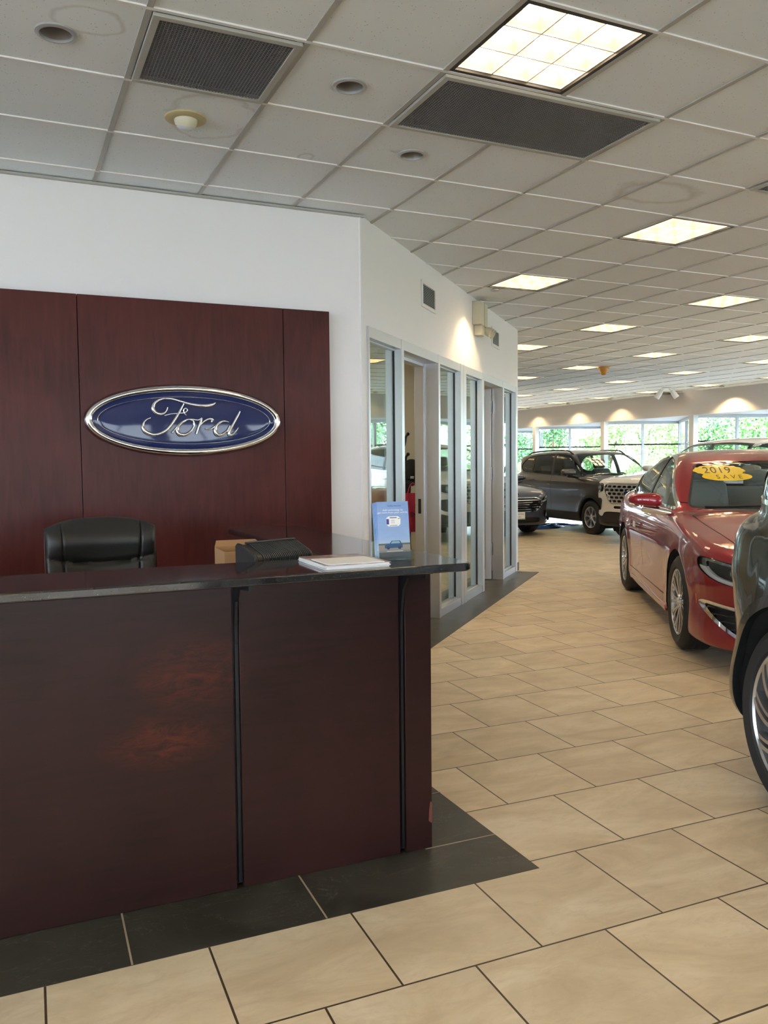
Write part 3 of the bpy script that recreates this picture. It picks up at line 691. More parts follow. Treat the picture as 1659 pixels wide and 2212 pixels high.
# ---------------------------------------------------------------- things on the counter
r = empty('brochure_holder', (1.183, 2.52, ZT), -.03, 'clear acrylic brochure holder standing on the granite counter', 'brochure holder')
b = MB(); tilt = .12; T = Matrix.Rotation(-tilt, 4, 'X')
b.box(-.068, .068, .030, .0325, .0, .150, M_acry, T); b.box(-.068, .068, -.0025, .0, .0, .035, M_acry, T)
for sx in (-1, 1): b.prism([(-.0, .0), (.0298, .0), (.0298, .148), (.0, .105)], sx*.0680-(.0025 if sx > 0 else 0), sx*.0680+(.0025 if sx < 0 else 0), M_acry, T, 'x')
b.box(-.068, .068, -.0, .04, .0004, .003, M_acry); b.build('tray', parent=r)
b = MB(); b.box(-.067, .067, .0, .075, .0002, .0022, M_acry); b.build('foot', parent=r)
bm_ = Matrix.Translation(r.location) @ Matrix.Rotation(-.03, 4, 'Z') @ T
M_sky = mat('print_blue', (.09, .22, .55), .3, 0, .4)
tcs = N(M_sky, 'ShaderNodeTexCoord'); sp_ = N(M_sky, 'ShaderNodeSeparateXYZ'); L(M_sky, tcs.outputs['Object'], sp_.inputs[0])
L(M_sky, mixc(M_sky, math_(M_sky, 'MULTIPLY', noise(M_sky, coords(M_sky, (1, 1, 2)), 12, 4), .5), ramp(M_sky, math_(M_sky, 'MULTIPLY', sp_.outputs[2], 4.0), ((.16, (.50, .60, .70)), (.35, (.20, .36, .68)), (.95, (.10, .24, .60)))), (.45, .55, .75)), bs(M_sky).inputs['Base Color'])
for k in range(5):
    r2 = empty('brochure', (0, 0, 0), 0, 'blue brochure with white headline and a blue car, front one in the acrylic holder' if k == 0 else 'blue brochure hidden behind the front one in the acrylic holder', 'brochure', 'blue brochures in the acrylic holder')
    r2.matrix_basis = bm_ @ Matrix.Translation((-.004*k*.6, .0045+.0035*k, .004)) @ Matrix.Diagonal((1, 1, .865, 1))
    b = MB(); w, h = .058, .226-.001*k; b.box(-w, w, 0, .0022, 0, h, M_sky); b.build('sheet', parent=r2)
    if k == 0:
        X90 = Matrix.Rotation(PI/2, 4, 'X')
        text('headline', 'Add technology to\nget more from your vehicle.', .0098, M_white, r2, Matrix.Translation((0, -.0006, .188)) @ X90, .0001)
        text('logo', 'FordPass SmartLink', .0062, mat('print_navy', (.02, .03, .10), .4), r2, Matrix.Translation((.006, -.0006, .209)) @ X90, .0001)
        b = MB(); mN = mat('print_navy'); mP = mat('print_purple', (.05, .04, .25), .4)
        b.prism([(-.026, .137), (-.018, .129), (.018, .129), (.026, .137), (.027, .160), (.018, .168), (-.018, .168), (-.026, .160)], -.0008, -.0002, M_white, axis='y')
        b.box(-.0255, -.016, -.0012, -.0009, .137, .158, mP); b.box(-.013, .013, -.0012, -.0009, .161, .164, mN); b.box(.017, .025, -.0012, -.0009, .158, .160, mN); b.box(-.014, .014, -.0012, -.0009, .132, .1335, mN)
        for q in range(4): b.box(-.009, .005, -.0012, -.0009, .141+.004*q, .1422+.004*q, mat('print_grey', (.35, .35, .4), .5))
        b.build('pictured_device', parent=r2)
        b = MB()
        for q in range(3): b.box(-.036+.004*(q == 2), .036-.006*q, -.0005, -.0001, .112+.0038*q, .1128+.0038*q, mat('print_grey'))
        b.build('small_print', parent=r2)
        b = MB(); b.box(-w, w, -.0005, -.0001, .028, .056, mat('print_ground', (.30, .27, .25), .6)); b.box(-w, w, -.0007, -.0005, .056, .063, mat('print_trees', (.10, .14, .10), .6)); b.box(-w, w, -.0007, -.0005, .0, .028, mat('print_shade', (.10, .10, .12), .6)); b.box(-.03, .03, -.0009, -.0007, .031, .033, M_white); b.build('pictured_ground', parent=r2)
        b = MB(); b.prism([(-.036, .044), (-.036, .055), (-.028, .060), (-.018, .062), (-.010, .073), (.020, .073), (.026, .062), (.029, .058), (.029, .045)], -.0014, -.0009, mat('print_car_blue', (.02, .08, .20), .4), axis='y')
        for x in (-.024, .018): b.prism([(x+.006*math.cos(t), .045+.006*math.sin(t)) for t in np.linspace(0, 2*PI, 13)[:-1]], -.0018, -.0014, mN, axis='y')
        b.prism([(-.014, .062), (-.008, .071), (.017, .071), (.021, .062)], -.0018, -.0014, mat('print_window', (.25, .4, .5), .4), axis='y'); b.build('pictured_car', parent=r2)
prs = [('white brochure lying on top of the paper stack on the counter', M_white), ('brochure with purple and brown cover under the top sheet of the paper stack', None)]
m = mat('printed_cover', (.3, .2, .3), .35, 0, .3); L(m, ramp(m, noise(m, coords(m, (1, 1, 1)), 14, 3), ((.3, (.03, .03, .12)), (.5, (.35, .22, .18)), (.7, (.62, .58, .6)))), bs(m).inputs['Base Color'])
for k in range(7):
    z = ZT+.0005+.0024*k; top = k == 6
    b = MB(); w = .108; h = .140; mm = M_white if k != 5 else m
    b.box(-w, w, -h, h, 0, .0022, mm)
    if k < 5: b.box(-w+.002, w-.002, -h+.002, h-.002, .0022, .00235, mat('print_grey'))
    if top:
        b = MB(); b.box(-w+.01, w-.018, -h, h-.11, 0, .0022, M_white)
    o = b.build('brochure', bev=0)
    lab = 'white sheet lying on top of the paper stack beside the brochure holder' if top else ('brochure with purple and brown printed cover just under the top white sheet' if k == 5 else 'white edged booklet inside the low stack beside the brochure holder')
    tag(o, lab, 'brochure', 'papers stacked on the counter'); o.location = (.992+.002*((k*7) % 3), 2.525+.002*((k*5) % 3)-(.0 if not top else .0), z); o.rotation_euler = (0, 0, -.04+.012*((k*3) % 4))
# ribbed black equipment case standing behind the counter edge
r = empty('equipment_case', (.757, 2.80, .7505), .38, 'black ribbed plastic case just behind the counter, left of the paper stack', 'equipment')
prof = [(-.04, 0), (.07, 0), (.07, .333), (.06, .342), (.045, .340), (-.030, .308), (-.04, .295)]
b = MB(); b.prism(prof, .0, .255, M_black, axis='x'); b.build('body', parent=r, bev=.006)
b = MB(); mr = mat('black_ribbed', (.035, .038, .042), .35)
for k in range(26): x = .028+.0084*k; b.prism([(-.042, .24), (-.0435, .297), (-.031, .3115), (.044, .3435), (.044, .338), (-.030, .306), (-.04, .294), (-.039, .24)], x, x+.0042, mr, axis='x')
b.build('ribs', parent=r)
b = MB(); b.box(.02, .245, .046, .062, .342, .350, mr); b.build('top_bar', parent=r, bev=.004)
b = MB(); b.prism([(y*1.04-.001, z*1.015) for y, z in prof], -.012, .0, M_black, axis='x'); b.build('end_cap', parent=r, bev=.003)
r = empty('cardboard_box', (.885, 3.36, .7505), -.03, 'open cardboard box behind the counter beside the black ribbed case', 'box')
b = MB(); w, d, h = .105, .10, .275
for q in ((-w, w, -d, -d+.004), (-w, w, d-.004, d), (-w, -w+.004, -d+.004, d-.004), (w-.004, w, -d+.004, d-.004)): b.box(*q, 0, h, M_card)
b.box(-w+.004, w-.004, -d+.004, d-.004, 0, .004, M_card); b.build('carton', parent=r)
b = MB(); b.prism([(-w, 0), (w, 0), (w-.02, .07), (-w+.02, .07)], 0, .003, M_card, Matrix.Translation((0, d, h)) @ Matrix.Rotation(.3, 4, 'X')); b.build('flap', parent=r)
b = MB(); b.tube([(1.0, 3.52, .985), (1.03, 3.52, .99)], .008, 8, M_white); b.tube([(1.03, 3.52, .99), (1.045, 3.53, .90), (1.045, 3.53, .7505)], .008, 8, M_white)
tag(b.build('white_pipe_stand', smooth=50), 'small white stand behind the counter beside the cardboard box', 'stand')

# ---------------------------------------------------------------- office behind the open door: rack, cap, bag, jacket, stick
def OP(x, d, z): p = TO @ Vector((sx_(x), d, z)); return p
def onp(x, y, z): return Vector((x, y, z))
r = empty('coat_rack', (3.33, 7.12, 0), 0, 'black coat rack with curved hooks inside the first office', 'coat rack')
b = MB(); b.tube([(0, 0, 0.02), (0, 0, 1.56)], .016, 12, M_bsteel); b.build('pole', parent=r, smooth=50)
b = MB(); b.lathe([(0, 0), (.17, 0), (.17, .015), (.03, .03), (0, .03)], 28, M_bsteel); b.build('base', parent=r, smooth=40)
for a_, z in ((-.4, 1.50), (1.7, 1.48), (3.8, 1.49), (-.45, 1.31), (1.6, 1.30), (3.7, 1.31)):
    b = MB(); c, s_ = math.cos(a_), math.sin(a_); pp = catmull([(0, 0, z-.08), (.05*c, .05*s_, z-.03), (.10*c, .10*s_, z+.04), (.115*c, .115*s_, z+.12), (.135*c, .135*s_, z+.15)], 5)
    b.tube(pp, .011, 8, M_bsteel); b.lathe([(0, .017), (.012, .012), (.017, 0), (.012, -.012), (0, -.017)], 12, M_bsteel, Matrix.Translation(pp[-1])); b.build('hook', parent=r, smooth=60)
def cloth(name, path, widths, depth, m, lab, cat, wr=.005, parent=None):
    b = MB(); K = 28; vs = []; n = len(path)
    for j, (p, w) in enumerate(zip(path, widths)):
        for i in range(K):
            t = 2*PI*i/K; fold = wr*math.sin(5*t+j*.25)+wr*.6*math.sin(9*t+1.3)
            vs.append((p[0]+(w+fold)*math.cos(t)*q2-(depth*w*1.5+fold)*math.sin(t)*q2, p[1]+(w+fold)*math.cos(t)*q2+(depth*w*1.5+fold)*math.sin(t)*q2, p[2]))
    fs = [(j*K+i, j*K+(i+1) % K, (j+1)*K+(i+1) % K, (j+1)*K+i) for j in range(n-1) for i in range(K)]+[tuple(range(K))[::-1], tuple(range((n-1)*K, n*K))]
    b.add(vs, fs, m); return tag(b.build(name, smooth=70, parent=parent), lab, cat)
mb = mat('black_cloth', (.012, .012, .013), .85); mg = mat('dark_green_cloth', (.025, .035, .030), .8)
zs = np.linspace(1.30, .55, 14)
cloth('jacket', [(3.44+.008*math.sin(k), 7.06, z) for k, z in enumerate(zs)], [.03+.02*min(1, k/3) for k in range(14)], .35, mb, 'black jacket hanging on the coat rack below the cap', 'jacket')
cloth('coat', [(3.69, 7.20, z) for z in np.linspace(1.15, .35, 14)], [.02+.022*min(1, k/3) for k in range(14)], .35, mg, 'dark green coat hanging behind the wooden stick in the office', 'coat')
r = empty('baseball_cap', (3.455, 7.00, 1.30), -.4, 'black baseball cap hanging on the coat rack', 'cap')
b = MB(); K = 24; vs = [(0, 0, .115)]; nr = 8
for j in range(1, nr+1):
    t = PI/2*j/nr
    for i in range(K): a_ = 2*PI*i/K; vs.append((.095*math.sin(t)*math.cos(a_), .115*math.sin(t)*math.sin(a_), .115*math.cos(t)))
fs = [(0, 1+i, 1+(i+1) % K) for i in range(K)]+[(1+j*K+i, 1+(j+1)*K+i, 1+(j+1)*K+(i+1) % K, 1+j*K+(i+1) % K) for j in range(nr-1) for i in range(K)]
R_ = Matrix.Rotation(.9, 4, 'X'); b.add(vs, fs, mb, R_); o = b.build('crown', parent=r, smooth=70); o.modifiers.new('t', 'SOLIDIFY').thickness = .003
b = MB(); b.prism([(-.08, -.08), (-.06, -.14), (0, -.175), (.06, -.14), (.08, -.08), (0, -.10)], -.004, .002, mb, R_); b.build('brim', parent=r, bev=.001)
b = MB(); b.box(-.016, .016, .107, .1135, .03, .06, M_white, R_ @ Matrix.Rotation(PI, 4, 'Z')); b.build('logo_patch', parent=r)
M_red = mat('red_fabric', (.45, .015, .05), .7)
r = empty('tote_bag', (3.40, 6.86, .74), -.35, 'red bag with black print hanging in the first office', 'bag')
b = MB(); nn = 14; vs = []
for sy in (-1, 1):
    for j in range(nn+1):
        for i in range(nn+1): u, v = i/nn*2-1, j/nn; vs.append((u*.075+.006*math.sin(v*5), sy*.014*(1-u**4)*(1-(2*v-1)**6)*1.0+.005*math.sin(u*6+v*3), v*.36))
fs = []; m_ = (nn+1)**2
for j in range(nn):
    for i in range(nn): a_ = j*(nn+1)+i; fs += [(a_, a_+1, a_+nn+2, a_+nn+1), (m_+a_, m_+a_+nn+1, m_+a_+nn+2, m_+a_+1)]
b.add(vs, fs, M_red); b.build('body', parent=r, smooth=60)
text('print', '8\nIXXI', .07, M_black, r, Matrix.Translation((.03, -.022, .20)) @ Matrix.Rotation(PI/2, 4, 'X') @ Matrix.Rotation(.1, 4, 'Z'), .001)
b = MB(); b.tube(catmull([(-.05, 0, .35), (-.03, .01, .42), (.0, .015, .45), (.03, .01, .42), (.05, 0, .35)], 5), .006, 6, M_red); b.build('strap', parent=r, smooth=60)
b = MB(); b.tube([(3.60, 7.10, .02), (3.62, 7.17, 1.17)], .015, 12, mat('varnished_wood', (.35, .13, .045), .4)); tag(b.build('wooden_stick', smooth=60), 'varnished wooden stick leaning upright in the first office', 'stick')
# ---------------------------------------------------------------- cars: one smooth body field per car, cut along its real panel lines
def sdf2(poly, px, py):
    P = np.asarray(poly, float); d = np.full(px.shape, 1e9); ins = np.zeros(px.shape, bool); n = len(P)
    for i in range(n):
        ax, ay = P[i]; bx, by = P[(i+1) % n]; ex, ey = bx-ax, by-ay; wx, wy = px-ax, py-ay
        l2 = ex*ex+ey*ey
        if l2 < 1e-14: continue
        t = np.clip((wx*ex+wy*ey)/l2, 0, 1)
        d = np.minimum(d, (wx-ex*t)**2+(wy-ey*t)**2)
        c = (ay <= py) != (by <= py)
        if ey != 0: ins ^= c & (px < ax+(py-ay)*ex/ey)
    return np.sqrt(d)*np.where(ins, -1, 1)
class Tab:
    def __init__(s, poly, lo, hi, h=.02):
        s.lo = lo; s.h = h; xs = np.arange(lo[0], hi[0]+h, h); ys = np.arange(lo[1], hi[1]+h, h); s.n = (len(xs), len(ys))
        X, Y = np.meshgrid(xs, ys, indexing='ij'); s.t = sdf2(poly, X, Y)
    def __call__(s, x, y):
        x, y = np.broadcast_arrays(x, y); u = np.clip((x-s.lo[0])/s.h, 0, s.n[0]-1.001); v = np.clip((y-s.lo[1])/s.h, 0, s.n[1]-1.001)
        i = u.astype(int); j = v.astype(int); u = u-i; v = v-j; t = s.t
        return t[i, j]*(1-u)*(1-v)+t[i+1, j]*u*(1-v)+t[i, j+1]*(1-u)*v+t[i+1, j+1]*u*v
def smax(a, b, k): h = np.maximum(k-np.abs(a-b), 0)/k; return np.maximum(a, b)+h*h*k*.25
def smin(a, b, k): return -smax(-a, -b, k)
def sm(p, n=4): return catmull(p, n, True)
def nets(f, org, h):
    s = f < 0; nx, ny, nz = f.shape; cx_, cy_, cz_ = nx-1, ny-1, nz-1
    acc = np.zeros((cx_, cy_, cz_, 3)); cnt = np.zeros((cx_, cy_, cz_))
    for ax in range(3):
        o1, o2 = [q for q in range(3) if q != ax]
        for a in (0, 1):
            for c in (0, 1):
                sl0 = [None]*3; sl0[ax] = slice(0, f.shape[ax]-1); sl0[o1] = slice(a, f.shape[o1]-1+a); sl0[o2] = slice(c, f.shape[o2]-1+c)
                sl1 = list(sl0); sl1[ax] = slice(1, f.shape[ax]); A = f[tuple(sl0)]; B = f[tuple(sl1)]; m = (A < 0) != (B < 0)
                t = np.where(m, A/np.where(m, A-B, 1), 0); cnt += m
                acc[..., ax] += t*m; acc[..., o1] += a*m; acc[..., o2] += c*m
    act = cnt > 0; idx = np.full(act.shape, -1); idx[act] = np.arange(act.sum()); I = np.argwhere(act)
    V = (acc[act]/cnt[act][:, None]+I)*h+np.array(org); F = []
    a, c = s[:-1, 1:-1, 1:-1], s[1:, 1:-1, 1:-1]
    for (i, j, k) in np.argwhere(a != c):
        j += 1; k += 1; q = (idx[i, j-1, k-1], idx[i, j, k-1], idx[i, j, k], idx[i, j-1, k]); F.append(q if s[i, j, k] else q[::-1])
    a, c = s[1:-1, :-1, 1:-1], s[1:-1, 1:, 1:-1]
    for (i, j, k) in np.argwhere(a != c):
        i += 1; k += 1; q = (idx[i-1, j, k-1], idx[i-1, j, k], idx[i, j, k], idx[i, j, k-1]); F.append(q if s[i, j, k] else q[::-1])
    a, c = s[1:-1, 1:-1, :-1], s[1:-1, 1:-1, 1:]
    for (i, j, k) in np.argwhere(a != c):
        i += 1; j += 1; q = (idx[i-1, j-1, k], idx[i, j-1, k], idx[i, j, k], idx[i-1, j, k]); F.append(q if s[i, j, k] else q[::-1])
    return V, [tuple(int(v) for v in q) for q in F]
class Car:
    def __init__(s, sp, h):
        s.sp = sp; w = sp['w']; L0, L1, H = sp['x0'], sp['x1'], sp['H']
        s.TS = Tab(sm(sp['side']), (L0-.3, -.2), (L1+.3, H+.4)); s.TG = Tab(sm(sp['gside']), (L0-.6, -.2), (L1+.6, H+.5))
        mir = lambda p: list(p)+[(x, -y) for x, y in p[::-1] if abs(y) > 1e-6]
        s.TP = Tab(sm(mir(sp['plan'])), (L0-.3, 0), (L1+.3, w+.3)); s.TQ = Tab(sm(mir(sp['gplan'])), (L0-.3, 0), (L1+.3, w+.3))
        sec = lambda p: sm(list(p)+[(-y, z) for y, z in p[::-1] if abs(y) > 1e-6])
        s.TC = Tab(sec(sp['sec']), (0, -.2), (w+.3, H+.4)); s.TD = Tab(sec(sp['gsec']), (0, -.2), (w+.3, H+.5))
        xs = np.arange(L0-.1, L1+.1, h); ys = np.arange(-w-.1, w+.1+h, h); zs = np.arange(.05, H+.12, h)
        f = s.f(xs[:, None, None], ys[None, :, None], zs[None, None, :])
        V, F = nets(f, (xs[0], ys[0], zs[0]), h)
        for _ in range(3):
            g, n = s.grad(V); V = V-n*np.clip(g, -h, h)[:, None]
        s.V = V; s.F = F
    def f(s, x, y, z):
        sp = s.sp; y = np.abs(y); y2 = y*y; k = sp.get('k', .09)
        A = s.TS(x, z+sp.get('crown', .08)*y2*np.clip((z-.5)*2, 0, 1)); B = s.TP(x, y)
        fl = 0
        for xw in (sp['fx'], sp['rx']):
            d = np.sqrt((x-xw)**2+(z-sp['R'])**2); fl = fl+sp.get('flare', .018)*np.exp(-((d-sp['Ra'])/.11)**2)
        z1, z2 = sp.get('crease', (.70, .42)); B = B+.020*np.exp(-((z-z2)/.13)**2)-.008*np.exp(-((z-z1)/.05)**2)-fl
        low = smax(smax(A, B, k), s.TC(y, z), .07)
        xg = x+sp.get('wc', .22)*y2*np.clip(x/.8, -1, 1)
        G = smax(smax(s.TG(xg, z+sp.get('rcrown', .07)*y2), s.TQ(x, y), .12), s.TD(y, z), .07)
        return smin(low, G, .035)
    def grad(s, V):
        e = .004; x, y, z = V.T; g = s.f(x, y, z)
        G = np.stack([s.f(x+e, y, z)-s.f(x-e, y, z), s.f(x, y+e, z)-s.f(x, y-e, z), s.f(x, y, z+e)-s.f(x, y, z-e)], 1)/(2*e)
        n = np.linalg.norm(G, axis=1); n[n < 1e-6] = 1
        return g/n, G/n[:, None]
    def split(s, F, g):
        """cut faces F along g=0 -> (inside g<0, outside)"""
        gv = g(*s.V.T); ins, out, cache, new = [], [], {}, []
        sg = gv < 0; base = len(s.V)
        for q in F:
            c = [sg[i] for i in q]
            if all(c): ins.append(q); continue
            if not any(c): out.append(q); continue
            a, b = [], []
            for n in range(len(q)):
                i, j = q[n], q[(n+1) % len(q)]; (a if sg[i] else b).append(i)
                if sg[i] != sg[j]:
                    key = (i, j) if i < j else (j, i)
                    if key not in cache:
                        i0, j0 = key; t = gv[i0]/(gv[i0]-gv[j0]); cache[key] = base+len(new); new.append(s.V[i0]*(1-t)+s.V[j0]*t)
                    a.append(cache[key]); b.append(cache[key])
            if len(a) > 2: ins.append(tuple(a))
            if len(b) > 2: out.append(tuple(b))
        if new: s.V = np.vstack([s.V, np.array(new)])
        return ins, out
    def refine(s, F, times=1):
        for _ in range(times):
            V = list(s.V); cache = {}; out = []; n0 = len(V)
            def mid(i, j):
                k = (i, j) if i < j else (j, i)
                if k not in cache: cache[k] = len(V); V.append((V[i]+V[j])/2)
                return cache[k]
            for q in F:
                n = len(q); c = len(V); V.append(sum(V[i] for i in q)/n); ms = [mid(q[i], q[(i+1) % n]) for i in range(n)]
                for i in range(n): out.append((q[i], ms[i], c, ms[i-1]))
            s.V = np.array(V); g, nn = s.grad(s.V[n0:]); s.V[n0:] -= nn*np.clip(g, -.01, .01)[:, None]; F = out
        return F
    def emit(s, name, F, m, par, off=0., thick=0., dark=None, hard=None):
        if not F: return None
        ids = sorted({i for q in F for i in q}); mp = {v: k for k, v in enumerate(ids)}; V = s.V[ids]; _, n = s.grad(V)
        P = V+n*off; Fo = [tuple(mp[i] for i in q) for q in F]; nn = len(P); mi = [0]*len(Fo); NN = n
        if thick:
            P = np.vstack([P, V+n*(off-thick)]); NN = np.vstack([n, -n]); Fi = [tuple(i+nn for i in q[::-1]) for q in Fo]
            ed = {}
            for q in Fo:
                for a in range(len(q)): ed[(q[a], q[(a+1) % len(q)])] = 1
            R_ = [(b_, a_, a_+nn, b_+nn) for (a_, b_) in ed if (b_, a_) not in ed]
            mi = mi+[1]*len(Fi)+[0]*len(R_); Fo = Fo+Fi+R_
        me = bpy.data.meshes.new(name); me.from_pydata(P.tolist(), [], Fo); me.materials.append(m)
        if thick: me.materials.append(dark or M_black); me.polygons.foreach_set('material_index', mi)
        me.shade_smooth()
        if thick: me.set_sharp_from_angle(angle=math.radians(55))
        if not thick:
            try: me.normals_split_custom_set_from_vertices([tuple(v) for v in NN])
            except Exception: pass
        o = bpy.data.objects.new(name, me); COL.objects.link(o); o.parent = par
        return o
def polyg(poly, which='xz', n=4, smooth=True):
    pts = sm(poly, n) if smooth else poly
    xs = [p[0] for p in pts]; ys = [p[1] for p in pts]; T = Tab(pts, (min(xs)-.3, min(ys)-.3), (max(xs)+.3, max(ys)+.3), .01)
    if which == 'xz': return lambda x, y, z: T(x, z)
    return lambda x, y, z: T(np.abs(y), z)
def wheel(par, x, side, W_, R, rr, tw, style, name='wheel'):
    """tyre with rim, spokes, cap and disc; local +y is the outer face"""
    r = MB(); h = tw/2
    r.lathe([(rr-.002, h-.028), (rr+.008, h-.006), (rr+.03, h-.001), ((R+rr)/2, h+.004), (R-.03, h-.008), (R-.008, h-.026), (R, h-.045), (R, -h+.045), (R-.008, -h+.026), (R-.03, -h+.008), (rr+.01, -h+.004), (rr-.002, -h+.02)], 72, M_rubber, None, 'y', True)
    for k in range(4): yy = -h+.05+(tw-.1)*k/3; r.lathe([(R+.0006, yy-.004), (R+.0006, yy+.004)], 72, M_black, None, 'y')
    w = r.build(name, parent=par, smooth=35); w.location = (x, side*(W_-tw/2-.012), R); w.rotation_euler = (0, 0, 0 if side > 0 else PI)
    mrim = mat('rim_machined', (.60, .60, .61), .22, .9); mdk = mat('rim_dark', (.045, .047, .055), .3, .6); msil = mat('rim_silver', (.55, .56, .58), .28, .75)
    b = MB(); b.lathe([(rr-.002, h-.026), (rr-.004, h-.010), (rr-.010, h-.008), (rr-.018, h-.016), (rr-.022, h-.05), (rr-.03, -h+.03), (rr, -h+.02)], 72, mrim if style != 'silver' else msil, None, 'y'); b.build('rim', parent=w, smooth=35)
    b = MB(); b.lathe([(0, -.01), (rr-.07, -.01), (rr-.06, -.018), (0, -.018)], 48, mat('brake_disc_steel', (.22, .22, .23), .35, .8), None, 'y'); b.lathe([(rr-.025, -.03), (0, -.04)], 48, M_black, None, 'y'); b.build('brake_disc', parent=w, smooth=35)
    def spoke(mb, prof, d0, d1, m):   # prof: list of (r, phi, halfwidth)
        L_, R2 = [], []; prof = catmull(prof, 5)
        for r_, ph, hw in prof: a = hw/r_; L_.append((r_, ph-a)); R2.append((r_, ph+a))
        pl = L_+R2[::-1]; n = len(pl); f = lambda r_: -.018*(1-(r_/rr))*1.2
        V = [(r_*math.cos(t), d1+f(r_), r_*math.sin(t)) for r_, t in pl]+[(r_*math.cos(t), d0, r_*math.sin(t)) for r_, t in pl]
        k = len(prof); F = [(i, i+1, n-2-i, n-1-i) for i in range(k-1)]+[tuple(n+v for v in (n-1-i, n-2-i, i+1, i)) for i in range(k-1)]+[(i, n+i, n+(i+1) % n, (i+1) % n) for i in range(n)]
        mb.add(V, F, m)
    b = MB(); e = rr-.014; yo = h-.012
    if style == 'multi':      # ten split pairs of slim spokes with dark pockets
        for k in range(10):
            t = 2*PI*k/10
            for s_ in (-1, 1): spoke(b, [(.045, t+s_*.10, .008), (e*.55, t+s_*.075, .007), (e, t+s_*.15, .012)], yo-.03, yo, mrim)
            spoke(b, [(.05, t, .012), (e*.6, t, .016), (e, t, .030)], yo-.05, yo-.022, mdk)
    elif style == 'curved':   # curved paired blades
        for k in range(10):
            t = 2*PI*k/10
            spoke(b, [(.05, t, .010), (e*.35, t+.10, .009), (e*.65, t+.30, .010), (e*.85, t+.50, .012), (e, t+.70, .016)], yo-.04, yo, mrim)
            spoke(b, [(.05, t+.22, .008), (e*.35, t+.30, .007), (e*.65, t+.50, .008), (e*.85, t+.68, .009), (e, t+.84, .011)], yo-.04, yo-.003, mrim)
            spoke(b, [(.05, t+.1, .02), (e*.5, t+.25, .022), (e, t+.75, .03)], yo-.06, yo-.035, mdk)
    else:
        for k in range(7):
            t = 2*PI*k/7+.2
            spoke(b, [(.045, t, .022), (e*.5, t, .013), (e*.8, t, .018), (e, t, .030)], yo-.04, yo, msil)
            spoke(b, [(e*.62, t-.05, .006), (e, t-.22, .010)], yo-.04, yo-.004, msil); spoke(b, [(e*.62, t+.05, .006), (e, t+.22, .010)], yo-.04, yo-.004, msil)
    b.build('spokes', parent=w)
    b = MB(); b.lathe([(0, yo+.004), (.026, yo+.003), (.030, yo-.004), (.05, yo-.022), (.062, yo-.04), (.06, yo-.06)], 32, mrim if style != 'silver' else msil, None, 'y')
    for k in range(5): t = 2*PI*k/5; b.lathe([(0, yo-.004), (.008, yo-.005), (.009, yo-.02)], 10, M_chrome, Matrix.Translation((.045*math.cos(t), 0, .045*math.sin(t))), 'y')
    b.build('hub_cap', parent=w, smooth=40)
    return w
def mirror(par, x, y, z, side, m, low):
    b = MB(); vs = []; n1, n2 = 20, 28
    for i in range(n1+1):
        u = -PI/2+PI*i/n1
        for j in range(n2):
            t = 2*PI*j/n2; sp = lambda c, p: math.copysign(abs(c)**p, c)
            lx, ly, lz = sp(math.cos(u), .55)*sp(math.cos(t), .65), sp(math.sin(u), .80), sp(math.cos(u), .55)*sp(math.sin(t), .65)
            taper = 1-.22*(ly*1.0)
            vs.append((lx*.075*taper+(-.0 if lx > 0 else 0)-.03*ly, side*(ly*.125), lz*(.060 if lz > 0 else .045)*taper+.006*ly))
    fs = [(i*n2+j, i*n2+(j+1) % n2, (i+1)*n2+(j+1) % n2, (i+1)*n2+j) for i in range(n1) for j in range(n2)]
    b.add(vs, fs, m, Matrix.Translation((x, y, z))); o = b.build('side_mirror', parent=par, smooth=80)
    b = MB(); b.tube([(x+.03, y-side*.20, z-.10), (x+.01, y-side*.10, z-.078), (x, y+side*.02, z-.06)], [.026, .03, .032], 12, low); b.build('mirror_arm', parent=o, smooth=60)
    b = MB(); b.lathe([(0, -.0), (.058, -.0), (.058, -.006), (0, -.006)], 24, M_chrome, Matrix.Translation((x-.068, y, z)) @ Matrix.Scale(1.6, 4, (0, 1, 0)), 'x'); b.build('mirror_glass', parent=o)
def seat(par, x, y, z, m, s=1., name='front_seat'):
    r = rbox(name, (.50*s, .50, .15), .05, m, par, (x+.05, y, z))
    rbox('backrest', (.14, .48, .64), .06, m, r, (-.29, 0, .33), (0, -.26, 0), taper=(1, .86)); rbox('headrest', (.10, .27, .19), .045, m, r, (-.43, 0, .74), (0, -.15, 0))
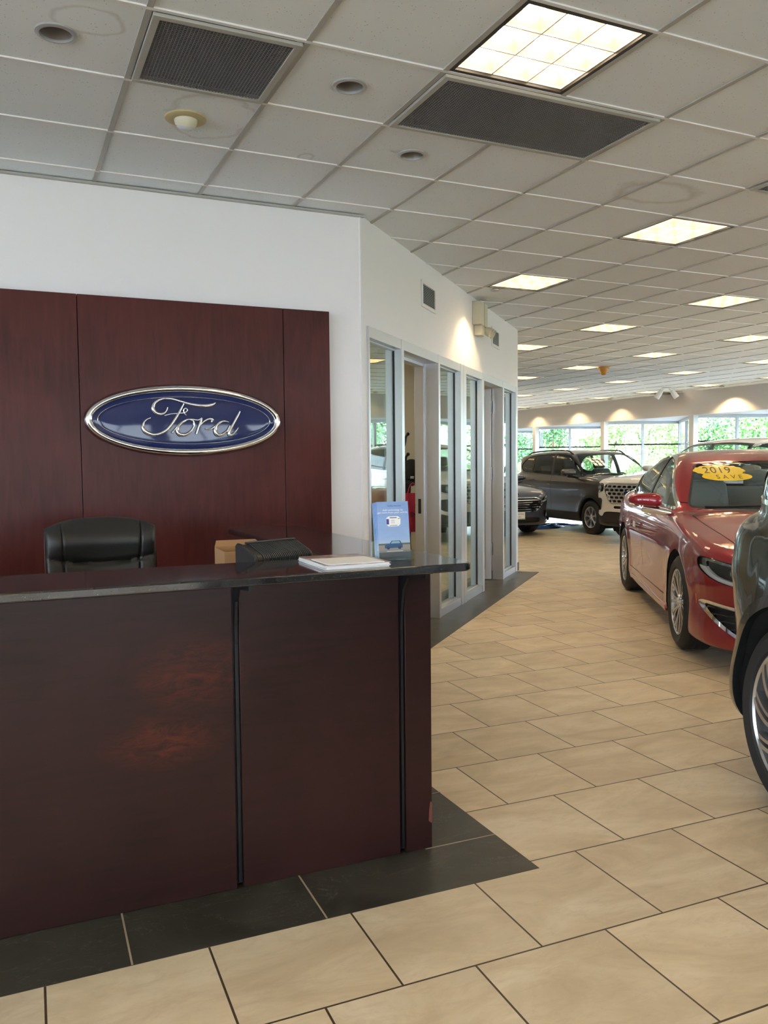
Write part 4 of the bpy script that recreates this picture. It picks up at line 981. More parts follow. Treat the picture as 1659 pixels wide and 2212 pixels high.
def build_car(key, sp, h, loc, rz, lab, cat, pm, wheels, style, seatm, glass=None, interior=True):
    c = Car(sp, h); r = empty(key, (*loc, 0), rz, lab, cat); F = c.F; w = sp['w']; Ra = sp['Ra']; R = sp['R']
    mtrim = sp.get('trim', M_chrome); gl = glass or M_cglass
    arch = lambda x, y, z: np.maximum(np.minimum(np.hypot(x-sp['fx'], z-R), np.hypot(x-sp['rx'], z-R))-Ra, w-.42-np.abs(y))
    _, F = c.split(F, arch)
    # arch liners pulled inwards from the cut edge
    for xw in (sp['fx'], sp['rx']):
        for sd in (-1, 1):
            b = MB(); n = 40; vs = []
            for i in range(n+1):
                t = -.55+(PI+1.1)*i/n; vx, vz = xw+(Ra+.004)*math.cos(t), R+(Ra+.004)*math.sin(t); vz = max(vz, .13)
                yo = w-.10
                for q in range(14):   # find the body side here
                    yy = w+.06-.02*q
                    if float(c.f(np.array([vx]), np.array([yy]), np.array([vz]))[0]) < -.006: yo = yy; break
                vs += [(vx, sd*yo, vz), (vx, sd*(w-.40), vz)]
            b.add(vs, [(2*i, 2*i+2, 2*i+3, 2*i+1) for i in range(n)]); vs2 = [vs[2*i+1] for i in range(n+1)]; b.add(vs2, [tuple(range(n+1))])
            b.build('wheel_well', mat('wheel_well_black', (.006, .006, .007), .9), r, fix=False)
    if sp.get('clad'):
        cl = lambda x, y, z: np.minimum(np.maximum(np.minimum(np.hypot(x-sp['fx'], z-R), np.hypot(x-sp['rx'], z-R))-Ra-sp['clad'], w-.42-np.abs(y)), z-sp['cladz'])
        P, F = c.split(F, cl); c.emit('wheel_arch_trim', P, sp['cladm'], r, .012, .03)
    ws = polyg(sp['wind'], 'yz'); g = lambda x, y, z: np.maximum(ws(x, y, z), .25-x)
    P, F = c.split(F, g)
    gi = lambda x, y, z: ws(x, y, z)+.016
    A, B_ = c.split(P, gi); wo = c.emit('windshield', A, gl, r, -.002); c.emit('windshield_border', B_, M_black, r, -.001, .012)
    if sp.get('rwind'):
        wr = polyg(sp['rwind'], 'yz'); P, F = c.split(F, lambda x, y, z: np.maximum(wr(x, y, z), x+.7)); c.emit('rear_window', P, M_cdark, r, -.002)
    dlo = polyg(sp['dlo']); tw_ = sp.get('tw', .018)
    gd = lambda x, y, z: np.maximum(dlo(x, y, z), .42-np.abs(y))
    P, F = c.split(F, lambda x, y, z: gd(x, y, z)-tw_)
    A, B_ = c.split(P, gd); c.emit('window_trim', B_, mtrim, r, .003, .02)
    bars = sp['pillars']
    pil, A = c.split(A, lambda x, y, z: np.min([np.abs(x-(xp+sl*(z-1.1)))-wd for xp, wd, sl in bars], axis=0)); c.emit('door_pillar', pil, M_black, r, .001, .03)
    xs_ = sorted([q[0] for q in bars])
    for sd in (-1, 1):
        rest, _o = c.split(A, lambda x, y, z: -sd*y)
        for k, xp in enumerate(xs_[::-1]+[None]):
            if xp is None: piece = rest
            else: piece, rest = c.split(rest, lambda x, y, z, xp=xp: xp+[q for q in bars if q[0] == xp][0][2]*(z-1.1)-x)
            c.emit('side_window', piece, gl if k < 2 else M_cdark, r, -.004)
    # lamps, grilles, bumpers openings seen from the front
    for it in sp.get('front', []):
        gp = polyg(it['p'], 'yz', smooth=it.get('sm', True)); xm = it.get('xm', 1.2)
        P, F = c.split(F, lambda x, y, z: np.maximum(gp(x, y, z), xm-x))
        k = it['k']; two = min(abs(q[0]) for q in it['p']) > .25
        P = c.refine(P, 2 if k == 'grille' and (it.get('mesh') or it.get('bars')) else 1)
        if two: Pl, Pr = c.split(P, lambda x, y, z: -y); parts = [(1, Pl), (-1, Pr)]
        else: parts = [(0, P)]
        for sgn, P in parts:
            if k == 'lamp':
                ring, core = c.split(P, lambda x, y, z: -(gp(x, y, z)+.022))
                c.emit('headlight', P, M_acry, r, .003); c.emit('headlight_housing', core, mat('lamp_dark', (.05, .052, .058), .25, .5), r, -.035)
                lo, up = c.split(ring, lambda x, y, z: z-it['led']-.25*(np.abs(y)-it['ly'])); c.emit('light_strip', lo, mat('lamp_strip', (.78, .80, .84), .2, .3), r, -.012, .02)
                c.emit('headlight_rim', up, mat('lamp_rim', (.35, .36, .38), .15, .9), r, -.018, .01)
                for sd in (sgn,):
                    for (yy, zz, ra) in it['proj']:
                        x0 = 1.0; X = np.arange(1.0, 2.7, .005); fv = c.f(X, np.full_like(X, sd*yy), np.full_like(X, zz)); xsurf = X[np.where(fv < 0)[0][-1]]
                        b = MB(); b.lathe([(0, .0), (ra*.5, -.006), (ra*.85, -.022), (ra, -.03), (ra*1.15, -.028), (ra*1.2, -.05)], 24, mat('projector_lens', (.22, .27, .34), .05, .4, 1.), Matrix.Translation((xsurf-.004, sd*yy, zz)), 'x'); b.build('projector', parent=r, smooth=60)
            elif k == 'grille':
                c.emit('grille_opening', P, M_black, r, -.045, .0)
                fr = it.get('fr', .018)
                if fr: ring, _ = c.split(P, lambda x, y, z: -(gp(x, y, z)+fr)); c.emit('grille_surround', ring, it.get('fm', M_chrome), r, .008, .05)
                if it.get('bars'):
                    z0, dz, bw = it['bars']; bf, _ = c.split(P, lambda x, y, z: np.abs((z-z0+dz/2) % dz-dz/2)-bw); c.emit('grille_bars', bf, it.get('bm', M_chrome), r, -.004, .02)
                if it.get('mesh'):
                    dy, dz, bw = it['mesh']
                    def hexg(x, y, z):
                        row = np.floor((z)/dz); u = (np.abs(y)+.5*dy*(row % 2)) % dy-dy/2; v = z % dz-dz/2
                        return -(np.maximum(np.abs(v)-(dz/2-bw), np.abs(u)+.5*np.abs(v)-(dy/2-bw)))
                    bf, _ = c.split(P, hexg); c.emit('grille_mesh', bf, it.get('bm', M_chrome), r, -.012, .015)
            elif k == 'dark': c.emit(it['n'], P, it.get('m', M_black), r, it.get('off', -.03), .01)
            elif k == 'plate': c.emit(it['n'], P, it['m'], r, it.get('off', .004), .02)
    for it in sp.get('side_parts', []):
        gp = polyg(it['p'], 'xz', smooth=it.get('sm', True)); P, F = c.split(F, lambda x, y, z: np.maximum(gp(x, y, z), w-.45-np.abs(y))); c.emit(it['n'], P, it['m'], r, it.get('off', .0), it.get('t', .02))
    # shut lines
    dz = [polyg(p, smooth=False) for p in sp['doors']]; hy = sp['hoody']
    P = []
    sdF, F = c.split(F, lambda x, y, z: .5-np.abs(y))
    for d in dz:
        A, B_ = c.split(sdF, lambda x, y, z: d(x, y, z)-.003); A, C_ = c.split(A, lambda x, y, z: d(x, y, z)+.003); P += C_; sdF = A+B_
    F = F+sdF
    hf, F = c.split(F, lambda x, y, z: np.maximum(np.maximum(sp['hood'][0]-x, x-sp['hood'][1]), .55-z))
    A, B_ = c.split(hf, lambda x, y, z: np.abs(y)-hy(x)-.003); A, C_ = c.split(A, lambda x, y, z: np.abs(y)-hy(x)+.003); P += C_; F = F+A+B_
    if sp.get('fline'):
        ff, F = c.split(F, lambda x, y, z: sp['fline'][0]-x)
        fz = lambda x, y, z: z-(sp['fline'][1]+sp['fline'][2]*np.abs(y))
        A, B_ = c.split(ff, lambda x, y, z: fz(x, y, z)-.003); A, C_ = c.split(A, lambda x, y, z: fz(x, y, z)+.003); P += C_; F = F+A+B_
    c.emit('shut_line', P, M_black, r, -.010)
    c.emit('body', F, pm, r, 0, 0)
    c.emit('inner_shell', F, mat('car_headliner', (.035, .035, .035), .8), r, -.03)
    for (hx, hz) in sp['handles']:
        for sd in (-1, 1):
            yy = np.arange(w+.1, .4, -.004); fv = c.f(np.full_like(yy, hx), yy, np.full_like(yy, hz)); ys = yy[np.where(fv < 0)[0][0]]
            b = MB(); b.tube(catmull([(hx-.10, sd*(ys-.004), hz), (hx-.08, sd*(ys+.022), hz+.002), (hx, sd*(ys+.028), hz+.004), (hx+.08, sd*(ys+.022), hz+.002), (hx+.10, sd*(ys-.004), hz)], 4), .011, 8, sp.get('hm', pm)); b.build('door_handle', parent=r, smooth=50)
    mx_, my_, mz_ = sp['mir']
    for sd in (-1, 1): mirror(r, mx_, sd*my_, mz_, sd, sp.get('mm', pm), sp.get('ml', M_chrome))
    for xw in (sp['fx'], sp['rx']):
        for sd in (-1, 1): wheel(r, xw, sd, w-.005, R, *wheels, style)
    if interior:
        b = MB(); x0 = sp['dash']; zf = sp.get('zf', .30)
        b.box(-1.7, x0+.1, -w+.16, w-.16, zf-.06, zf, M_black); b.prism([(x0-.28, zf+.25), (x0-.30, sp['dz']-.06), (x0-.22, sp['dz']), (x0+.12, sp['dz']-.01), (x0+.12, zf)], -w+.19, w-.19, M_black, axis='y'); b.build('dashboard', parent=r, bev=.01)
        for yy in (-.37, .37): seat(r, .05, yy, zf+.25, seatm)
        seat_r = rbox('rear_seat', (.5, 1.25, .16), .05, seatm, r, (-.82, 0, zf+.22)); rbox('backrest', (.14, 1.22, .6), .05, seatm, seat_r, (-.32, 0, .3), (0, -.35, 0))
        for yy in (-.38, .38): rbox('headrest', (.09, .26, .16), .04, seatm, seat_r, (-.45, yy, .66), (0, -.2, 0))
        b = MB(); T = Matrix.Translation((x0-.42, .37, sp['dz']-.10)) @ Matrix.Rotation(-.35, 4, 'Y'); n = 28
        pts = [T @ Vector((0, .18*math.cos(2*PI*k/n), .18*math.sin(2*PI*k/n))) for k in range(n)]; b.tube(pts+pts[:2], .014, 8, M_black, cap=False)
        b.lathe([(0, -.02), (.06, -.02), (.065, 0), (.06, .02), (0, .02)], 16, M_black, T, 'x')
        for a_ in (0, PI, -PI/2): b.tube([T @ Vector((0, 0, 0)), T @ Vector((0, .18*math.cos(a_), .18*math.sin(a_)))], .012, 6, M_black)
        b.build('steering_wheel', parent=r, smooth=60)
    for (y0, y1, hgt) in sp.get('wipers', []):
        b = MB(); X = np.arange(.3, 1.9, .004); pts = []
        for t in np.linspace(0, 1, 9):
            yy = y0+(y1-y0)*t; zz = sp['wz']+hgt*t; fv = c.f(X, np.full_like(X, yy), np.full_like(X, zz)); pts.append((X[np.where(fv < 0)[0][-1]]+.014, yy, zz))
        b.tube(pts, .007, 6, M_black); b.build('wiper', parent=r, smooth=50)
    return r, c

P_red = paint('red_car_paint', (.22, .001, .010), (.32, .005, .018), .42, .45)
P_grey = paint('grey_brown_car_paint', (.060, .057, .055), (.11, .105, .10))
P_blue = paint('blue_grey_car_paint', (.045, .055, .085), (.09, .10, .14))
P_dark = paint('dark_green_grey_paint', (.004, .007, .0075), (.008, .013, .014), .25, .3)
P_white = mat('white_car_paint', (.80, .79, .76), .3, 0, 1.)
M_seatl = mat('light_grey_upholstery', (.30, .33, .35), .65); M_seatd = mat('dark_upholstery', (.05, .05, .055), .7)
M_clad = mat('matte_cladding', (.022, .022, .022), .55); M_cladg = mat('gloss_dark_cladding', (.012, .014, .014), .22, 0, .6)

# --- red sedan
mkz = dict(w=.932, x0=-2.52, x1=2.44, H=1.475, fx=1.43, rx=-1.42, R=.343, Ra=.385, k=.10,
 side=[(2.24, .14), (2.38, .18), (2.42, .40), (2.43, .60), (2.37, .72), (2.22, .80), (1.90, .875), (1.50, .935), (1.05, 1.00), (.5, 1.015), (-.6, 1.03), (-1.5, 1.07), (-2.1, 1.09), (-2.40, 1.07), (-2.46, .95), (-2.50, .70), (-2.50, .45), (-2.40, .26), (-2.0, .22), (-1.0, .165), (1.0, .14)],
 plan=[(2.44, .0), (2.43, .30), (2.37, .56), (2.24, .75), (1.98, .88), (1.5, .925), (.8, .93), (-.8, .932), (-1.6, .925), (-2.1, .87), (-2.38, .75), (-2.48, .5), (-2.52, .2), (-2.52, 0)],
 sec=[(0, .11), (.74, .11), (.885, .14), (.92, .27), (.935, .50), (.930, .68), (.90, .84), (.86, .93), (.78, 1.02), (.60, 1.12), (.3, 1.2), (0, 1.22)],
 gside=[(1.12, .92), (1.05, .99), (.80, 1.115), (.45, 1.285), (.15, 1.40), (-.15, 1.455), (-.45, 1.475), (-.80, 1.455), (-1.20, 1.365), (-1.60, 1.235), (-1.95, 1.12), (-2.15, 1.05), (-2.15, .8), (-1, .7), (1.0, .7)],
 gplan=[(1.25, 0), (1.2, .45), (1.05, .72), (.7, .84), (0, .87), (-.9, .86), (-1.5, .80), (-1.95, .66), (-2.15, .4), (-2.2, 0)],
 gsec=[(0, .7), (.85, .7), (.875, .92), (.85, 1.02), (.775, 1.18), (.69, 1.33), (.62, 1.42), (.5, 1.49), (.25, 1.54), (0, 1.55)],
 wind=[(0, .985), (.35, .985), (.62, .995), (.705, 1.02), (.655, 1.15), (.59, 1.28), (.54, 1.355), (.47, 1.39), (0, 1.40), (-.3, 1.40), (-.3, .985)],
 rwind=[(0, 1.12), (.55, 1.12), (.60, 1.15), (.52, 1.33), (.45, 1.365), (0, 1.37), (-.3, 1.37), (-.3, 1.12)],
 dlo=[(.74, 1.015), (.40, 1.20), (.06, 1.345), (-.24, 1.402), (-.60, 1.410), (-1.00, 1.355), (-1.35, 1.25), (-1.62, 1.14), (-1.60, 1.09), (-1.2, 1.070), (-.4, 1.045), (.4, 1.02), (.70, 1.005)],
 pillars=[(-.28, .035, -.25), (-1.22, .018, -.6)], tw=.020,
 doors=[[(.93, .32), (.98, .55), (.95, .85), (.90, 1.03), (-.26, 1.09), (-.20, .70), (-.20, .32)], [(-.21, .32), (-.21, .75), (-.27, 1.09), (-1.45, 1.14), (-1.40, .92), (-1.08, .78), (-.96, .55), (-.93, .32)]],
 hood=(1.0, 2.28), hoody=lambda x: .74-.10*np.clip((x-1.0)/1.2, 0, 1)**1.5, handles=[(-.05, .90), (-1.10, .93)], hm=None,
 mir=(.76, 1.035, 1.055), dash=1.0, dz=.97, wipers=[(-.60, .02, .018), (.04, .62, .02)], wz=1.01,
 side_parts=[dict(n='rocker_trim', p=[(1.02, .20), (1.02, .245), (-.95, .245), (-.95, .20)], sm=False, m=P_red, off=.012), dict(n='side_marker', p=[(1.915, .40), (1.93, .40), (1.925, .60), (1.912, .59)], sm=False, m=mat('amber_lens', (.65, .16, .02), .2), off=.003)],
 front=[dict(k='lamp', p=[(.42, .665), (.60, .695), (.76, .725), (.865, .745), (.885, .71), (.865, .645), (.79, .59), (.62, .558), (.44, .555), (.40, .61)], led=.615, ly=.6, proj=[(.70, .655, .034), (.57, .64, .030)], xm=1.4),
  dict(k='grille', p=[(0, .71), (.30, .705), (.38, .66), (.36, .58), (.28, .50), (0, .485), (-.3, .485), (-.3, .71)], bars=(.5, .035, .006), bm=M_black, fm=M_chrome),
  dict(k='grille', p=[(.50, .430), (.70, .44), (.855, .46), (.84, .38), (.75, .28), (.64, .225), (.52, .225)], bars=(.26, .04, .004), bm=mat('dark_gloss', (.02, .02, .02), .2), fr=.022, xm=1.6),
  dict(k='dark', n='lower_intake', p=[(0, .40), (.42, .40), (.45, .33), (.40, .25), (0, .25), (-.3, .25), (-.3, .40)])])
def sedan_extra(r, c):
    # yellow sticker on the windshield
    def onws(y, z):
        X = np.arange(.2, 1.6, .004); fv = c.f(X, np.full_like(X, y), np.full_like(X, z)); return X[np.where(fv < 0)[0][-1]]
    def decal(name, poly, m, off):
        # poly in (y,z); ear clipped fan of small quads following the glass
        gp = polyg(poly, smooth=True, which='xz', n=3); xs = [p[0] for p in poly]; zs_ = [p[1] for p in poly]
        b = MB(); Yg = np.linspace(min(xs)-.02, max(xs)+.02, 60); Zg = np.linspace(min(zs_)-.01, max(zs_)+.01, 26)
        G = np.array([[float(gp(np.array([yy]), 0, np.array([zz]))[0]) for zz in Zg] for yy in Yg])
        Xs = np.array([[onws(yy, zz) for zz in Zg] for yy in Yg])
        c2 = Car.__new__(Car); V = np.array([(Xs[i, j]+off, Yg[i], Zg[j]) for i in range(60) for j in range(26)]); c2.V = V
        Fq = [(i*26+j, (i+1)*26+j, (i+1)*26+j+1, i*26+j+1) for i in range(59) for j in range(25)]
        A, _ = c2.split(Fq, lambda x, y, z: gp(y, 0, z)); ids = sorted({i for q in A for i in q}); mp = {v: k for k, v in enumerate(ids)}
        b.add([tuple(c2.V[i]) for i in ids], [tuple(mp[i] for i in q) for q in A], m); return b.build(name, parent=r, smooth=60)
    my = mat('yellow_sticker', (.88, .60, .004), .3, 0, .5)
    top = []; n = 36
    for k in range(n):
        t = 2*PI*k/n; rr_ = 1+(.10 if k % 2 else -.02); top.append((-.385+.190*rr_*math.cos(t), 1.290+.042*rr_*math.sin(t)))
    st = decal('price_sticker', top, my, .008)
    lo = [(-.345+.190*math.cos(t), 1.240+.034*math.sin(t)) for t in np.linspace(0, 2*PI, 25)[:-1]]
    decal('sticker_banner', lo, my, .010)
    md = mat('sticker_print', (.10, .07, .005), .4)
    for body, y, z, s_, sp in (('2019', -.40, 1.290, .10, 1.1), ('SAVE', -.33, 1.236, .060, 1.7)):
        me = text_mesh(body, s_, .0004, sp); me.materials.clear(); me.materials.append(md)
        for v in me.vertices:
            yy = y+v.co.x; zz = z+v.co.y*.72; v.co = Vector((onws(yy, min(zz, 1.36))+.012+v.co.z, yy, zz))
        o = bpy.data.objects.new('sticker_lettering', me); COL.objects.link(o); o.parent = r
    b = MB(); b.box(-.012, .012, -.001, .001, 0, 0, M_white)
    b = MB(); mw_ = M_white; b.box(-.58, -.44, -.9405, -.938, .745, .80, mw_); b.build('door_sticker', parent=r)
    b = MB(); b.lathe([(0, 0), (.03, -.002), (.04, -.012), (0, -.02)], 16, M_chrome, Matrix.Translation((2.44, 0, .62)), 'x'); b.build('nose_badge', parent=r)
mkz['hm'] = M_chrome
ang = math.atan2(-.838, -.546)
C0 = Vector((5.20, 5.82)); nrm = Vector((.838, -.546))
cc = C0+nrm*.925
rr_, cr_ = build_car('sedan', mkz, .024, (cc.x, cc.y), ang, 'shiny red sedan with a yellow sticker on its windshield', 'car', P_red, (.245, .235), 'multi', M_seatl)
sedan_extra(rr_, cr_)
# --- small dark SUV seen from its right side
eco = dict(w=.885, x0=-1.99, x1=2.02, H=1.62, fx=1.26, rx=-1.26, R=.325, Ra=.372, k=.11, crease=(.86, .55), clad=.05, cladz=.34, cladm=M_clad, crown=.06, wc=.14,
 side=[(1.80, .24), (1.96, .30), (2.01, .50), (2.01, .80), (1.94, .95), (1.75, 1.03), (1.35, 1.09), (1.0, 1.13), (.3, 1.14), (-.8, 1.16), (-1.6, 1.18), (-1.92, 1.17), (-1.97, 1.0), (-1.99, .70), (-1.96, .42), (-1.85, .28), (-1.4, .24), (1.2, .22)],
 plan=[(2.02, 0), (2.0, .35), (1.92, .6), (1.75, .77), (1.4, .87), (.7, .885), (-1.2, .885), (-1.6, .86), (-1.86, .76), (-1.96, .5), (-1.99, 0)],
 sec=[(0, .2), (.70, .2), (.82, .24), (.87, .36), (.885, .6), (.88, .85), (.86, 1.0), (.81, 1.10), (.7, 1.2), (.4, 1.3), (0, 1.32)],
 gside=[(1.12, 1.04), (1.0, 1.13), (.65, 1.36), (.40, 1.50), (.2, 1.57), (-.1, 1.61), (-.6, 1.625), (-1.2, 1.60), (-1.65, 1.56), (-1.86, 1.53), (-1.90, 1.45), (-1.93, 1.2), (-1.95, .9), (-1, .8), (1, .8)],
 gplan=[(1.25, 0), (1.2, .4), (1.05, .68), (.7, .80), (0, .83), (-1.2, .81), (-1.7, .74), (-1.9, .55), (-1.95, 0)],
 gsec=[(0, .8), (.82, .8), (.845, 1.02), (.82, 1.14), (.77, 1.30), (.71, 1.47), (.64, 1.57), (.5, 1.64), (.25, 1.68), (0, 1.69)],
 wind=[(0, 1.10), (.4, 1.10), (.66, 1.12), (.74, 1.16), (.68, 1.32), (.61, 1.46), (.56, 1.53), (.48, 1.545), (0, 1.55), (-.3, 1.55), (-.3, 1.10)],
 dlo=[(.88, 1.14), (.60, 1.32), (.35, 1.46), (.12, 1.52), (-.3, 1.535), (-1.0, 1.52), (-1.40, 1.46), (-1.62, 1.30), (-1.50, 1.20), (-1.2, 1.17), (-.2, 1.12), (.7, 1.09)],
 pillars=[(-.22, .045, -.15), (-1.06, .03, -.1)], tw=.012, trim=M_black,
 doors=[[(.86, .36), (.90, .60), (.90, 1.10), (-.22, 1.14), (-.18, .7), (-.18, .36)], [(-.19, .36), (-.19, .7), (-.23, 1.14), (-1.20, 1.16), (-1.05, .85), (-.88, .66), (-.80, .36)]],
 hood=(1.0, 1.9), hoody=lambda x: .74-.06*np.clip((x-1.0)/.9, 0, 1)**2, handles=[(-.05, .99), (-1.0, 1.01)], hm=P_grey,
 mir=(.72, 1.01, 1.17), ml=M_black, dash=.95, dz=1.08, zf=.34, wz=1.12, wipers=[(-.55, .02, .015), (.04, .58, .015)],
 side_parts=[dict(n='rocker_cladding', p=[(.90, .20), (.90, .40), (-.90, .40), (-.90, .20)], sm=False, m=M_clad, off=.012)],
 front=[dict(k='lamp', p=[(.50, .90), (.70, .95), (.80, .97), (.84, .93), (.80, .86), (.66, .83), (.52, .84)], led=.865, ly=.6, proj=[(.63, .885, .035)], xm=1.3),
  dict(k='grille', p=[(0, .90), (.42, .90), (.47, .80), (.40, .62), (.30, .58), (0, .58), (-.3, .58), (-.3, .90)], bars=(.6, .06, .008), bm=M_black)])
an = math.radians(-95.6); rE, cE = build_car('suv', eco, .032, (10.98, 13.82), an, 'dark grey brown compact SUV with silver wheels at the back of the showroom', 'car', P_grey, (.205, .21), 'silver', M_seatd)
for sd in (-1, 1):
    b = MB(); pts = []
    for x in np.linspace(.25, -1.6, 12):
        Z = np.arange(1.3, 1.8, .003); fv = cE.f(np.full_like(Z, x), np.full_like(Z, .60), Z); zt = Z[np.where(fv < 0)[0][-1]]; pts.append((x, sd*.60, zt+(.035 if .15 > x > -1.5 else .0)))
    b.tube(catmull(pts, 3), .014, 8, M_black); b.build('roof_rail', parent=rE, smooth=60)
# --- white SUV nosing in behind the red sedan
exp = dict(w=1.0, x0=-2.58, x1=2.46, H=1.78, fx=1.52, rx=-1.50, R=.385, Ra=.44, k=.11, crease=(.95, .6), clad=.05, cladz=.33, cladm=M_clad, crown=.05, wc=.12,
 side=[(2.28, .30), (2.42, .36), (2.45, .60), (2.46, .88), (2.41, 1.03), (2.22, 1.11), (1.7, 1.18), (1.2, 1.24), (.3, 1.26), (-.8, 1.27), (-2.0, 1.28), (-2.5, 1.26), (-2.56, 1.0), (-2.58, .7), (-2.5, .4), (-1.8, .28), (1.6, .26)],
 plan=[(2.46, 0), (2.45, .45), (2.38, .75), (2.22, .90), (1.8, .985), (1.0, 1.0), (-1.8, 1.0), (-2.3, .93), (-2.52, .65), (-2.58, 0)],
 sec=[(0, .22), (.8, .22), (.93, .28), (.985, .45), (1.0, .7), (.995, .95), (.97, 1.1), (.92, 1.2), (.8, 1.3), (.4, 1.4), (0, 1.42)],
 gside=[(1.30, 1.14), (1.15, 1.25), (.75, 1.46), (.42, 1.62), (.2, 1.70), (-.2, 1.76), (-.8, 1.78), (-1.6, 1.75), (-2.2, 1.69), (-2.36, 1.60), (-2.48, 1.3), (-2.5, .9), (-1, .8), (1.1, .8)],
 gplan=[(1.42, 0), (1.35, .5), (1.15, .82), (.8, .92), (0, .94), (-1.6, .92), (-2.2, .84), (-2.45, .6), (-2.5, 0)],
 gsec=[(0, .8), (.93, .8), (.955, 1.1), (.93, 1.24), (.87, 1.42), (.80, 1.60), (.73, 1.71), (.6, 1.79), (.3, 1.83), (0, 1.84)],
 wind=[(0, 1.22), (.45, 1.22), (.74, 1.24), (.83, 1.28), (.77, 1.42), (.70, 1.58), (.65, 1.66), (.55, 1.68), (0, 1.69), (-.3, 1.69), (-.3, 1.22)],
 dlo=[(1.0, 1.26), (.7, 1.44), (.4, 1.59), (.1, 1.655), (-.4, 1.68), (-1.2, 1.67), (-2.0, 1.60), (-2.2, 1.45), (-2.15, 1.32), (-1.0, 1.27), (.3, 1.23)],
 pillars=[(-.28, .04, -.15), (-1.32, .04, -.15)], tw=.014,
 doors=[[(1.0, .40), (1.05, .7), (1.02, 1.22), (-.28, 1.26), (-.25, .40)], [(-.26, .40), (-.29, 1.26), (-1.5, 1.27), (-1.3, .9), (-1.05, .7), (-1.0, .40)]],
 hood=(1.2, 2.3), hoody=lambda x: .84-.05*np.clip((x-1.2)/1.1, 0, 1)**2, handles=[(-.05, 1.08), (-1.15, 1.10)], hm=M_chrome,
 mir=(.90, 1.12, 1.24), dash=1.1, dz=1.18, zf=.42, wz=1.24, wipers=[(-.6, .02, .015)],
 front=[dict(k='lamp', p=[(.62, 1.00), (.80, 1.01), (.90, 1.00), (.93, .95), (.90, .87), (.80, .84), (.66, .85), (.60, .91)], led=.88, ly=.7, proj=[(.76, .925, .04)], xm=1.6),
  dict(k='grille', sm=False, p=[(0, 1.015), (.46, 1.015), (.58, .99), (.56, .88), (.46, .70), (.40, .665), (0, .665), (-.3, .665), (-.3, 1.015)], mesh=(.115, .062, .010), bm=M_alu, fm=M_chrome, fr=.016),
  dict(k='dark', n='fog_pocket', p=[(.66, .75), (.86, .75), (.88, .67), (.84, .56), (.70, .56), (.67, .65)], xm=1.6, off=-.03),
  dict(k='dark', n='upper_slot', p=[(0, .635), (.36, .635), (.36, .59), (0, .59), (-.3, .59), (-.3, .635)], sm=False),
  dict(k='dark', n='lower_intake', p=[(0, .53), (.55, .53), (.66, .45), (.90, .50), (.95, .30), (.6, .29), (0, .29), (-.3, .29), (-.3, .53)], m=M_clad, off=-.015)])
ax_ = math.radians(-177); hx, hy = math.cos(ax_), math.sin(ax_)
rX, cX_ = build_car('suv', exp, .034, (9.16-2.46*hx, 10.65-2.46*hy), ax_, 'white SUV with mesh grille nosing out behind the red sedan', 'car', P_white, (.27, .25), 'silver', M_seatd)
def nose_x(c, y, z, a=1.5):
    X = np.arange(a, 2.7, .004); fv = c.f(X, np.full_like(X, y), np.full_like(X, z)); return X[np.where(fv < 0)[0][-1]]
def oval_badge(r, x, z, s, tilt=0):
    T = Matrix.Translation((x, 0, z)) @ Matrix.Rotation(-tilt, 4, 'Y') @ Matrix.Diagonal((1, 1.0, .40, 1))
    b = MB(); b.lathe([(s*.86, .004), (s*.9, .010), (s, .008), (s, -.02), (0, -.02)], 40, M_chrome, T, 'x'); o = b.build('oval_badge', parent=r, smooth=50)
    b = MB(); b.lathe([(0, .006), (s*.86, .005)], 40, sign_blue(), T, 'x'); b.build('badge_field', parent=o, smooth=50)
def sign_blue(): return MATS['sign_blue_enamel']
oval_badge(rX, nose_x(cX_, 0, .85)+.01, .85, .115)
# --- blue grey sedan, nose showing past the white wall
fus = dict(mkz); fus.update(w=.925, crease=(.72, .45), plan=[(2.44, .0), (2.42, .32), (2.33, .60), (2.16, .78), (1.9, .88), (1.5, .92), (.8, .925), (-.8, .925), (-1.6, .92), (-2.1, .86), (-2.38, .72), (-2.50, .3), (-2.52, 0)],
 side=[(2.20, .21), (2.34, .25), (2.42, .42), (2.44, .60), (2.38, .74), (2.25, .83), (1.90, .92), (1.50, .97), (1.05, 1.02), (.5, 1.03), (-.6, 1.04), (-1.5, 1.07), (-2.1, 1.09), (-2.40, 1.07), (-2.46, .95), (-2.50, .70), (-2.50, .45), (-2.40, .26), (-2.0, .22), (-1.0, .19), (1.0, .19)],
 front=[dict(k='lamp', p=[(.54, .70), (.68, .765), (.80, .83), (.86, .85), (.87, .79), (.80, .70), (.68, .645), (.56, .64)], led=.69, ly=.6, proj=[(.68, .71, .03)], xm=1.4),
  dict(k='grille', p=[(0, .735), (.40, .73), (.52, .69), (.57, .62), (.50, .53), (.40, .47), (0, .46), (-.3, .46), (-.3, .735)], bars=(.47, .042, .0085), bm=M_chrome, fm=M_chrome, fr=.014, sm=False),
  dict(k='dark', n='lower_intake', p=[(0, .36), (.46, .36), (.50, .30), (.44, .26), (0, .26), (-.3, .26), (-.3, .36)]),
  dict(k='dark', n='fog_pocket', p=[(.60, .46), (.78, .50), (.80, .42), (.70, .36), (.60, .36)], xm=1.5)])
af = math.radians(-93); hx, hy = math.cos(af), math.sin(af)
rF, cF_ = build_car('sedan', fus, .032, (8.47-2.44*hx, 12.75-2.44*hy), af, 'dark blue grey sedan with striped chrome grille at the end of the white wall', 'car', P_blue, (.235, .225), 'silver', M_seatd)
xz = nose_x(cF_, 0, .40)+.012
b = MB(); b.box(xz, xz+.006, -.157, .157, .325, .475, mat('plate_frame', (.10, .25, .14), .4)); pf = b.build('number_plate', parent=rF, bev=.003)
